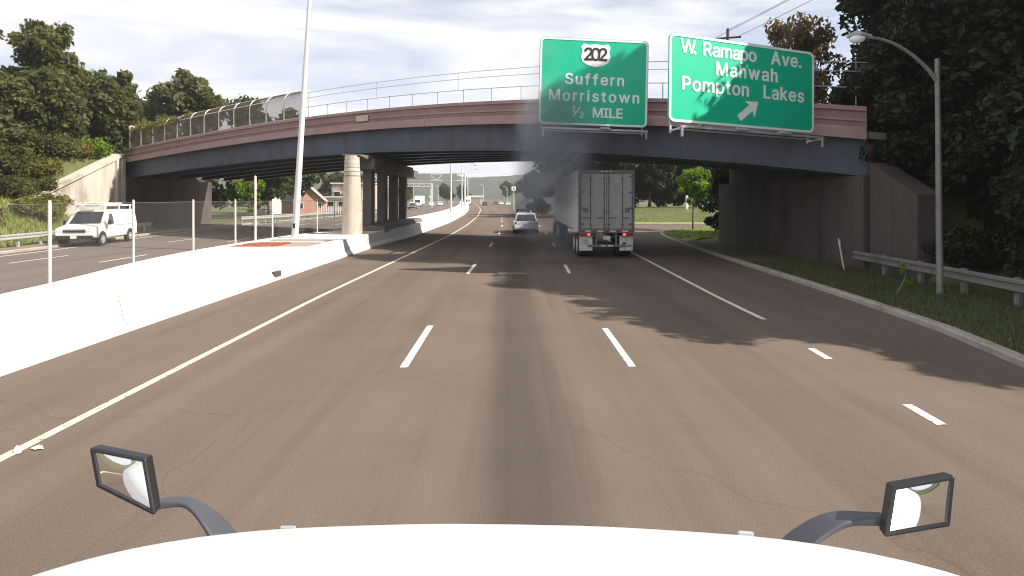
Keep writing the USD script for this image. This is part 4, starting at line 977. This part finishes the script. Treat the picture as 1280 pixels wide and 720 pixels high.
T_small = tree_class('class_tree_small', 17, 5.4, 2.2, 2.6, 34, 5200, 0.13, 'leaf_bright', clump=(0.3, 0.7), tr=0.085, lobes=6)
T_far = tree_class('class_tree_far', 18, 10.0, 4.2, 0.6, 80, 11000, 0.40, 'leaf_green', clump=(0.7, 1.5), lobes=7)
T_farlit = tree_class('class_tree_far_lit', 19, 8.0, 3.6, 0.8, 60, 7000, 0.26, 'leaf_bright', clump=(0.6, 1.2), lobes=6)
B_yel = bush_class('class_bush_yellow', 21, 1.7, 2.0, 5200, 0.11, 'leaf_yellow')
B_bri = bush_class('class_bush_bright', 22, 1.9, 2.6, 6000, 0.12, 'leaf_bright')
B_grn = bush_class('class_bush_green', 23, 1.7, 2.0, 5200, 0.11, 'leaf_olive')
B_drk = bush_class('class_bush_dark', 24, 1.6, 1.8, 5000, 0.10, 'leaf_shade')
def plant(p, name, label, cat, x, y, rz, s, group=None, dz=-0.05):
    inst(p, name, label, cat, (x, y, gz_at(x, y) + dz), rz, s, group)
# left side
plant(T_big, 'broadleaf_tree', 'biggest olive green tree on the left, behind the pale wing wall', 'tree', -40.2, 51.5, 20, (0.72, 0.72, 0.86))
plant(T_big, 'broadleaf_tree', 'tree cut by the left picture edge, its crown tip level with the clouds', 'tree', -46.5, 49, 200, (0.84, 0.84, 1.0))
plant(T_mid, 'broadleaf_tree', 'tree low at the left picture edge below the cut crown', 'tree', -43.0, 46.0, 80, 0.62)
plant(T_mid, 'broadleaf_tree', 'darker tree just left of the end of the curved bridge screen', 'tree', -42.5, 62, 130, (0.8, 0.8, 0.84))
plant(T_mid, 'broadleaf_tree', 'tree rising left behind the curved bridge screen', 'tree', -49.5, 80, 10, 1.35)
plant(T_tall, 'broadleaf_tree', 'tallest tree behind the curved bridge screen', 'tree', -40.6, 74, 40, (1.2, 1.2, 1.30))
plant(T_mid, 'broadleaf_tree', 'low rounded tree top behind the middle of the curved bridge screen', 'tree', -38.8, 88, 260, (1.35, 1.35, 1.50))
plant(T_far, 'broadleaf_tree', 'tree tip peeping over the right end of the curved bridge screen', 'tree', -39.5, 108, 150, (1.5, 1.5, 1.85))
plant(T_farlit, 'broadleaf_tree', 'bright green tree seen under the overpass right of the left abutment', 'tree', -35.5, 80, 30, 0.74)
plant(T_mid, 'broadleaf_tree', 'dark green tree under the overpass behind the bright one', 'tree', -39.5, 96, 210, 0.9)
plant(T_far, 'broadleaf_tree', 'tree under the overpass just left of the brick house', 'tree', -42.5, 104, 60, 0.72)
plant(T_far, 'broadleaf_tree', 'hazy tree behind the roof of the brick house', 'tree', -40.0, 145, 70, 0.95)
plant(T_far, 'broadleaf_tree', 'hazy tree right of the brick house near the round column', 'tree', -36.0, 152, 170, 0.85)
T_low = tree_class('class_tree_low', 25, 7.5, 3.4, 0.2, 120, 24000, 0.22, 'leaf_olive', clump=(0.5, 1.2), tr=0.15, lobes=10)
for x, y, rz, sc, lab in ((-37.2, 46.5, 0, .9, 'low olive tree on the bank right behind the pale wing wall'), (-38.6, 50.0, 90, 1.0, 'low olive tree filling the foot of the biggest left tree'), (-39.5, 44.5, 200, 1.05, 'olive tree at the left edge above the roadside shrubs'),
                          (-38.5, 55.5, 300, 1.1, 'olive tree behind the lime green bush at the bridge end'), (-41.0, 59.0, 40, 1.25, 'olive tree filling the gap left of the curved bridge screen'), (-44.0, 53.0, 130, 1.2, 'deep olive tree between the two biggest left trees'),
                          (-43.0, 40.0, 70, 1.0, 'olive tree on the slope at the left picture edge'), (-42.0, 68.0, 10, 1.6, 'olive tree just behind the left end of the curved bridge screen')):
    plant(T_low, 'broadleaf_tree', lab, 'tree', x, y, rz, sc)
for k, (x, y, s) in enumerate([(-31.2, 39.0, .9), (-31.5, 34.5, .95), (-30.8, 30.5, .8), (-33.8, 36.2, 1.1), (-34.5, 31.5, 1.1), (-36.0, 38.2, 1.15), (-33.0, 42.0, .8)]):
    plant(B_yel, 'roadside_bush', 'yellow green shrubs on the left roadside slope above the guardrail', 'bush', x, y, 50 * k, s, 'shrubs on the left roadside slope')
for k, (x, y, s) in enumerate([(-34.8, 42.6, 1.0), (-36.6, 43.8, 1.2), (-38.4, 41.5, 1.3)]):
    plant(B_grn, 'wall_bush', 'olive shrubs spilling over the low left end of the pale wing wall', 'bush', x, y, 70 * k, s, 'shrubs over the low end of the wing wall')
plant(B_drk, 'bank_bush', 'dark bush on top of the shaded wing wall at the right end of the overpass', 'bush', 14.3, 21.6, 20, (0.9, 0.9, 1.1))
plant(B_bri, 'bright_bush', 'bright lime green bush on top of the pale wing wall', 'bush', -35.8, 49.5, 20, 0.95)
plant(B_grn, 'wall_bush', 'olive bush on the bank just above the cap of the pale wing wall', 'bush', -36.2, 46.6, 120, 1.1)
plant(B_yel, 'wall_bush', 'yellow green bush above the pale wing wall, left of the lime green one', 'bush', -37.4, 48.2, 10, 1.15)
plant(B_grn, 'wall_bush', 'dark bush at the left end of the bridge behind the lime green bush', 'bush', -37.5, 52.0, 20, 1.2)
for x, y, p_, sc, lab in ((-35.3, 44.2, B_yel, .9, 'yellow green bush drooping over the lowest part of the pale wing wall'), (-35.4, 45.9, B_grn, 1.0, 'olive bush behind the middle of the pale wing wall'), (-35.3, 47.6, B_yel, .9, 'yellow green bush directly left of the lime green bush'), (-37.0, 45.2, B_grn, 1.3, 'larger olive bush behind the low bushes of the wing wall')):
    plant(p_, 'wall_bush', lab, 'bush', x, y, 33 * x, sc)
# ivy on the left end of the curved screen
rng = np.random.default_rng(31); cen = []
for x in np.linspace(FX0 + .1, FX0 + 7.4, 46):
    b = bent(x); i = rng.integers(3, len(b)); cen.append(b[i] + rng.normal(size=3) * 0.06)
for x in np.linspace(FX0 + .1, FX0 + 3.2, 14): cen.append(bent(x)[rng.integers(0, 6)] + rng.normal(size=3) * .05)
cen = np.array(cen)
obj('ivy', leaves(rng, cen, np.full(len(cen), .30), 2600, 0.075), 'leaf_yellow', label='yellow green ivy draped over the left end of the curved bridge screen', cat='ivy')
# right side
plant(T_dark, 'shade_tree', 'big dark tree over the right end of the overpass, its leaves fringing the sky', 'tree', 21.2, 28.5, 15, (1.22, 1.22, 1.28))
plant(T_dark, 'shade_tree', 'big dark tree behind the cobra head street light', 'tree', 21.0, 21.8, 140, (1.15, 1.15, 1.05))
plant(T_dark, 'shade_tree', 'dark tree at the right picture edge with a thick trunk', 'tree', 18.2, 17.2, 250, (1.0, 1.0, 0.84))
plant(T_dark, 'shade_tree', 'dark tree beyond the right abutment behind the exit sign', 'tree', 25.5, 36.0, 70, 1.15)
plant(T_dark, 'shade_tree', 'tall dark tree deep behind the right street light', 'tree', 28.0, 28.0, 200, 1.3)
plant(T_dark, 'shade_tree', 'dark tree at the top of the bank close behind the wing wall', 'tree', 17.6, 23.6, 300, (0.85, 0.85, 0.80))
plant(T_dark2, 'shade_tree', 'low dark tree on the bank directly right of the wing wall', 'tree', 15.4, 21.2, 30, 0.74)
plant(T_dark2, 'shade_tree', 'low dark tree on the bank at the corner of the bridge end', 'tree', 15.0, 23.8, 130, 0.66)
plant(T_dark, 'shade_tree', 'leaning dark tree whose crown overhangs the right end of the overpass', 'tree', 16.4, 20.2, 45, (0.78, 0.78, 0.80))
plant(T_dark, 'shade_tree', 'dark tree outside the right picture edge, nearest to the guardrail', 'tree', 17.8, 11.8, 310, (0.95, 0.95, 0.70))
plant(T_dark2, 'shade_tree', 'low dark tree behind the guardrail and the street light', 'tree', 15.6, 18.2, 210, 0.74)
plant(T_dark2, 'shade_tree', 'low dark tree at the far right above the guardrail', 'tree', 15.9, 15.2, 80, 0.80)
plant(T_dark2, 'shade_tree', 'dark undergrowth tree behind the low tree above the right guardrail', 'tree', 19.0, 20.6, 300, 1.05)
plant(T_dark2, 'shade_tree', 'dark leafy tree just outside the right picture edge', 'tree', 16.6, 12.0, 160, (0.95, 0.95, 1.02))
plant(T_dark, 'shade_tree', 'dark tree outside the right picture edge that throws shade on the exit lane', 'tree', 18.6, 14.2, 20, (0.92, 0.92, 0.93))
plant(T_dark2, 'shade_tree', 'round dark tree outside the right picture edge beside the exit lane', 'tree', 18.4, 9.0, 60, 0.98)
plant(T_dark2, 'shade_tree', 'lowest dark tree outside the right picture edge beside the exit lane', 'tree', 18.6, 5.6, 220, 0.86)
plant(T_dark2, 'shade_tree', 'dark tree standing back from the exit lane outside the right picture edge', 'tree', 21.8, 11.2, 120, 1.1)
plant(T_dark2, 'shade_tree', 'dark overhanging tree on the island beside the right abutment', 'tree', 17.6, 44.0, 0, 0.72)
plant(T_aut, 'autumn_tree', 'thin tan leaved tree against the sky right of the exit sign', 'tree', 20.2, 41.5, 0, (0.95, 0.95, 1.3))
for k, (x, y, s) in enumerate([(14.2, 18.2, .8), (14.6, 15.6, .9), (14.4, 12.6, .9), (15.2, 9.6, 1.0), (16.2, 17.2, 1.1)]):
    plant(B_drk, 'bank_bush', 'dark shrubs on the bank behind the right guardrail', 'bush', x, y, 60 * k, s, 'shrubs behind the right guardrail')
plant(T_small, 'young_tree', 'young tree with sunlit leaves on the lawn island beyond the truck', 'tree', 15.3, 50.0, 30, 1.0)
for k, (x, y, s, r) in enumerate([(12.5, 84, 1.0, 0), (19.0, 82, 1.05, 60), (25.5, 83, 1.0, 120), (33, 82, 1.1, 200), (9.5, 97, 1.1, 280), (42, 84, 1.1, 20)]):
    plant(T_dark, 'field_tree', 'dark trees in a row along the back of the sunlit lawn', 'tree', x, y, r, s * 0.8, 'trees behind the sunlit lawn')
for k, x in enumerate((8.4, 12.8, 17, 21.5, 26, 31, 36)):
    plant(T_dark2, 'field_tree', 'dark trees in a row along the back of the sunlit lawn', 'tree', x, 84 + (k % 2) * 3, 70 * k, (1.35, 1.35, 1.15 + .12 * (k % 3)), 'trees behind the sunlit lawn')
# the row of trees on both sides farther down the road and the hill behind
for k, (x, y, s) in enumerate([(-62, 150, 1.1), (-52, 170, 1.0), (-58, 205, 1.2), (-70, 235, 1.3), (-46, 255, 1.0), (-33, 300, 1.0), (-27, 330, 1.0), (8, 210, 1.1), (14, 180, 1.2), (16, 150, 1.2), (12, 240, 1.1), (5, 290, 1.1), (-3, 340, 1.1)]):
    plant(T_far, 'distant_tree', 'small distant trees lining the highway beyond the overpass', 'tree', x, y, 40 * k, s, 'distant trees along the highway')
for k, (x, y, s) in enumerate([(30, -25, 1.2), (-38, -20, 1.2), (26, -45, 1.2), (-42, -45, 1.3), (34, -70, 1.3), (-36, -75, 1.2)]):
    plant(T_far, 'rear_tree', 'trees along the highway behind the truck, seen in the hood mirrors', 'tree', x, y, 40 * k, s, 'trees behind the truck')
hx = np.linspace(-700, 700, 150); hy = np.linspace(560, 1150, 60); HX, HY = np.meshgrid(hx, hy)
ridge = np.interp(HX, [-700, -300, -140, -60, 20, 200, 700], [46, 42, 36, 31, 36, 46, 60])
hz = ridge * ss(560, 850, HY) * (0.9 + 0.25 * meshkit.fbm(np.stack([HX / 90, HY / 90, 0 * HX], -1), 3, 5)) + 5.0 * meshkit.fbm(np.stack([HX / 9, HY / 9, 0 * HX], -1), 2, 9) - 2.5
hz[0] = -1
i4 = (np.arange(59)[:, None] * 150 + np.arange(149)).ravel()
obj('hill', (np.column_stack([HX.ravel(), HY.ravel(), hz.ravel()]), np.column_stack([i4, i4 + 1, i4 + 151, i4 + 150])), 'hill', smooth=True, kind='structure')
# grass tufts
def blades(rng, pts, h, w, z):
    n = len(pts); a = rng.random(n) * 2 * PI; hh = h * (0.5 + rng.random(n)); lean_ = rng.normal(size=(n, 2)) * 0.35 * hh[:, None]
    d = np.column_stack([np.cos(a), np.sin(a)]) * w
    b = np.column_stack([pts, z]); v = np.stack([b - np.c_[d, 0 * a], b + np.c_[d, 0 * a], b + np.c_[lean_, hh]], 1).reshape(-1, 3)
    return v, np.arange(3 * n).reshape(-1, 3)
rng = np.random.default_rng(41)
gp = np.column_stack([rng.uniform(8.4, 14.5, 60000), 5 + 19 * rng.random(60000) ** 1.2])
kx = np.interp(gp[:, 1], kerb_r[kerb_r[:, 1] < 46, 1], kerb_r[kerb_r[:, 1] < 46, 0]); gp = gp[(gp[:, 0] > kx + .22) & ((gp[:, 0] < 12.65) | (gp[:, 1] < 17.5))]
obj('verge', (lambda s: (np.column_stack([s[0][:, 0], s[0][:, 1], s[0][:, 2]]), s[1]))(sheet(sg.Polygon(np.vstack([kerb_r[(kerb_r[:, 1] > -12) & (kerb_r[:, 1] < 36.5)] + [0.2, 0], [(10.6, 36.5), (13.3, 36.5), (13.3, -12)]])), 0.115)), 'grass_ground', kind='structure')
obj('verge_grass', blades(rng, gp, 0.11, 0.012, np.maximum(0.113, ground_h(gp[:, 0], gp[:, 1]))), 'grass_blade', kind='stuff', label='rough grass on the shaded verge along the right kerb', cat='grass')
ip = np.array([p for p in np.column_stack([rng.uniform(10.5, 26, 22000), rng.uniform(38, 56, 22000)]) if isl.contains(sg.Point(p))])
fp_ = np.column_stack([rng.uniform(6.9, 40, 30000), rng.uniform(62, 80, 30000)]); fp_ = fp_[fp_[:, 0] > np.interp(fp_[:, 1], [62, 64, 70, 80], [11.5, 9.2, 7.8, 7.5])]
ap = np.vstack([ip, fp_])
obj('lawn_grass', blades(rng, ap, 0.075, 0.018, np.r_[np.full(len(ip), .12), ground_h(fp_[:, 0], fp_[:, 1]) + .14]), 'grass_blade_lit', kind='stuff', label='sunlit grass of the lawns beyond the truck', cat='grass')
sp2 = np.column_stack([rng.uniform(-37, -27.6, 26000), rng.uniform(22, 50, 26000)]); sp2 = sp2[(sp2[:, 1] < 41.5) | (sp2[:, 0] > -33.2)]
sp2 = sp2[(sp2[:, 0] < np.interp(sp2[:, 1], [0, 28, 36, 44, 60], [-27.2, -27.4, -28.2, -29.6, -30]))]
obj('slope_grass', blades(rng, sp2, 0.32, 0.03, ground_h(sp2[:, 0], sp2[:, 1])), 'grass_blade_lit', kind='stuff', label='tall grass on the left roadside slope', cat='grass')

# ------------------------------------------------------------------ buildings beyond
hs = thing('brick_house', 'low brick house with a white edged gable beyond the overpass', 'house', (-37.6, 110, 0), 15)
obj('wall', [prism(sg.box(-2.7, 0, 2.7, 9), 0, 2.3), flat_shape(sg.Polygon([(-2.7, 2.3), (2.7, 2.3), (0, 4.75)]), 9.0, 9.0)], 'brick_pale', hs)
rf = obj('roof', [plate([(-3.1, -.5, 2.12), (-3.1, 9.4, 2.12), (0, 9.4, 4.98), (0, -.5, 4.98)][::-1], .14), plate([(3.1, -.5, 2.12), (3.1, 9.4, 2.12), (0, 9.4, 4.98), (0, -.5, 4.98)], .14)], 'roof_grey', hs)
obj('gable_trim', [bar((-3.1, -.53, 2.08), (0, -.53, 4.92), .06, .26), bar((3.1, -.53, 2.08), (0, -.53, 4.92), .06, .26)], 'trim_white', rf)
obj('chimney', box((-.8, 5, 5.2), (.5, .6, 1.2)), 'brick_pale', rf)
obj('wing', [prism(sg.box(-9.5, 2.5, -2.72, 8), 0, 2.3)], 'brick_pale', hs)
obj('wing_roof', [plate([(-9.8, 2.1, 2.2), (-2.7, 2.1, 2.2), (-2.7, 5.2, 4.4), (-9.8, 5.2, 4.4)], .14), plate([(-9.8, 8.4, 2.2), (-2.7, 8.4, 2.2), (-2.7, 5.2, 4.4), (-9.8, 5.2, 4.4)][::-1], .14)], 'roof_grey', hs)
for x in (-1.6, 1.6):
    w_ = obj('window', box((x, -.02, 1.35), (1.0, .06, 1.1)), 'trim_white', hs); obj('pane', box((x, -.06, 1.35), (.84, .02, .94)), 'glass_dark', w_)
fn = thing('picket_fence', 'white picket fence in front of the brick house', 'fence', (-31.0, 103, 0))
for k in range(14): obj('picket', rhull([(-2.6 + k * .42, 0, 0), (-2.6 + k * .42, 0, 1.25)], .07, 0), 'trim_white', fn)
obj('rail', [bar((-2.7, .08, .4), (3.0, .08, .4), .08), bar((-2.7, .08, 1.0), (3.0, .08, 1.0), .08)], 'trim_white', fn)
def block(name, label, loc, w, d, h, m, nwin, roof):
    b = thing(name, label, 'building', loc)
    obj('wall', prism(sg.box(-w / 2, 0, w / 2, d), 0, h), m, b)
    obj('roof', [prism(sg.box(-w / 2 - .3, -.3, w / 2 + .3, d + .3), h + .001, h + .25)], roof, b)
    for k in range(nwin):
        x = -w / 2 + (k + .5) * w / nwin
        f = obj('window', box((x, -.03, h * .55), (w / nwin * .6, .08, h * .35)), 'trim_white', b)
        obj('pane', box((x, -.08, h * .55), (w / nwin * .5, .03, h * .29)), 'glass_dark', f)
block('white_shed', 'small white building under the overpass behind the tree trunks', (-42.6, 100, 0), 4.2, 4, 4.0, 'siding', 2, 'roof_grey')
block('shop_building', 'low pinkish building just left and right of the round tan column', (-38.0, 142, 0), 10.5, 8, 6.2, 'siding_pink', 4, 'trim_white')
block('white_annex', 'white low building between the brick house and the pinkish building', (-36.8, 124, 0), 4.6, 5, 2.9, 'siding', 2, 'trim_white')
block('roadside_store', 'far pale store beyond the traffic signal on the left', (-62, 260, 0), 26, 12, 4.4, 'siding', 6, 'roof_grey')
cp = thing('fuel_canopy', 'small white fuel station canopy far off at the left end of the hill', 'canopy', (-16.5, 268, 0))
obj('roof', box((0, 0, 3.6), (7, 6, .7)), 'trim_white', cp)
for x in (-2.5, 2.5): obj('leg', box((x, 0, 1.65), (.4, .4, 3.3)), 'trim_white', cp)
ts = thing('traffic_signal', 'far traffic signal pole on the opposite roadside below the gantry', 'traffic light', (-31.0, 225, 0))
obj('shaft', cyl((0, 0, 0), (0, 0, 6.2), .14, 10), 'pole_paint', ts)
obj('signal_box', [box((.3, -.2, 4.9), (.5, .4, 1.1)), box((-.3, -.2, 3.4), (.5, .4, .9))], 'pole_paint', ts)
ss_ = thing('square_sign', 'small white square sign on a post ahead of the dark truck', 'road sign', (.45, 150, 0))
obj('post', cyl((0, 0, 0), (0, 0, 5.8), .08, 8), 'pole_paint', ss_)
obj('panel', box((0, -.1, 5.2), (1.1, .04, 1.0)), 'sign_white', ss_)
obj('symbol', box((0, -.125, 5.2), (.4, .012, .36)), 'sign_black', ss_)

# small roadside things
dl = thing('delineator_post', 'thin leaning white stake at the near end of the right guardrail', 'post', (11.85, 21.2, 0.08))
obj('stake', bar((.06, 0, -.05), (-.16, 0, 1.18), .075, .02), 'post_white', dl)
obj('reflector', box((-.135, -.02, 1.02), (.06, .012, .14), 0), 'trim_white', dl)
d2 = thing('delineator_post', 'upright white post on the sunlit lawn beyond the truck', 'post', (22.6, 76.5, gz_at(22.6, 76.5)))
obj('stake', rhull([(-.12, 0, 0), (.12, 0, 0), (-.12, 0, 1.75), (.12, 0, 1.75)], .05), 'trim_white', d2)
wd = thing('weed_stalk', 'pale yellow green weed by the guardrail in front of the street light', 'weed', (10.35, 15.6, 0.1))
obj('stalk', tube([(-.25, 0, 0), (-.1, 0, .3), (.02, 0, .55), (-.04, 0, .95)], [.012, .012, .01, .005], 6), 'grass_blade_lit', wd)
rng = np.random.default_rng(8)
obj('leaf_cluster', leaves(rng, np.array([[.1, 0, .40]]), np.array([.13]), 70, .05), 'leaf_bright', wd)
obj('leaf_cluster', leaves(rng, np.array([[-.04, 0, .85], [-.04, 0, .70]]), np.array([.08, .07]), 60, .05), 'leaf_bright', wd)
lt = thing('litter', 'crumpled white paper scrap on the yellow edge line at lower left', 'litter', (-5.28, 6.33, 0.006))
rng = np.random.default_rng(4)
hp = rng.normal(size=(22, 3)) * [.05, .05, .018]; hp[:, 2] = abs(hp[:, 2])
obj('scrap', manifold3d.Manifold.hull_points(hp[:12]), 'sign_white', lt)
obj('scrap', manifold3d.Manifold.hull_points(hp[12:] + [.15, .05, 0]), 'sign_white', lt)
up = thing('utility_pole', 'dark wooden utility pole rising behind the exit sign', 'utility pole', (16.4, 45, 0))
obj('shaft', tube([(0, 0, 0), (0, 0, 15.6)], [.18, .11], 10), 'bark', up, smooth=40)
obj('crossarm', bar((-.9, .3, 14.9), (.9, -.3, 14.9), .12), 'bark', up)
for k, (dx, dz) in enumerate(((-.8, 0), (0, .5), (.8, 0))):
    a, b = np.array([16.4 + dx, 45 - dx * .3, 15.0 + dz]), np.array([32 + dx, 18, 22.0 + dz])
    obj('power_line', tube([a + (b - a) * t - [0, 0, 2.0 * t * (1 - t)] for t in np.linspace(0, 1, 14)], .018, 5), 'cable', label=('left', 'middle', 'right')[k] + ' one of the three power lines running from the utility pole over the exit sign', cat='cable')

# ------------------------------------------------------------------ windshield smudge, added as a volume beside the truck
SC_, SR_ = (1.75, 25.0, 4.5), (2.6, 2.4, 6.3)
M['smudge_volume'] = usdkit.material(stage, '/World/Looks/smudge_volume', {
    'g': ('geometry', {}), 's': ('vector_math', {'math_type': 'subtract', 'vector2': SC_}), 'd': ('vector_math', {'math_type': 'divide', 'vector2': SR_}), 'l': ('vector_math', {'math_type': 'length'}),
    'n': ('noise_texture', {'scale': 0.7, 'detail': 3.0}), 'a': ('math', {'math_type': 'multiply_add', 'value2': 0.7}),
    'm': ('map_range', {'range_type': 'smoothstep', 'from_min': 0.2, 'from_max': 1.15, 'to_min': 1.5, 'to_max': 0.0, 'clamp': True}),
    'v': ('principled_volume', {'color': (0.70, 0.75, 0.82), 'anisotropy': 0.1})},
    [('g.position', 's.vector1'), ('s.vector', 'd.vector1'), ('d.vector', 'l.vector1'), ('g.position', 'n.vector'), ('n.fac', 'a.value1'), ('l.value', 'a.value3'), ('a.value', 'm.value'), ('m.result', 'v.density')], volume='v.volume')
sm = trimesh.creation.icosphere(3, 1.0); sm.apply_scale(SR_); sm.apply_translation(SC_)
sm.vertices[:, 2] = np.maximum(sm.vertices[:, 2], 0.02)
obj('exhaust_smoke', sm, 'smudge_volume', smooth=True, kind='stuff', label='windshield smudge added as a grey volume beside the rear of the semi trailer', cat='smudge_volume')

# ------------------------------------------------------------------ haze: the air between here and the far hill
M['haze'] = usdkit.material(stage, '/World/Looks/haze', {'v': ('principled_volume', {'color': (0.93, 0.94, 0.97), 'density': 0.00035, 'anisotropy': 0.2})}, [], volume='v.volume')
obj('haze', box((0, 440, 34), (2000, 1700, 78)), 'haze', kind='stuff', label='thin summer haze over the highway', cat='haze')
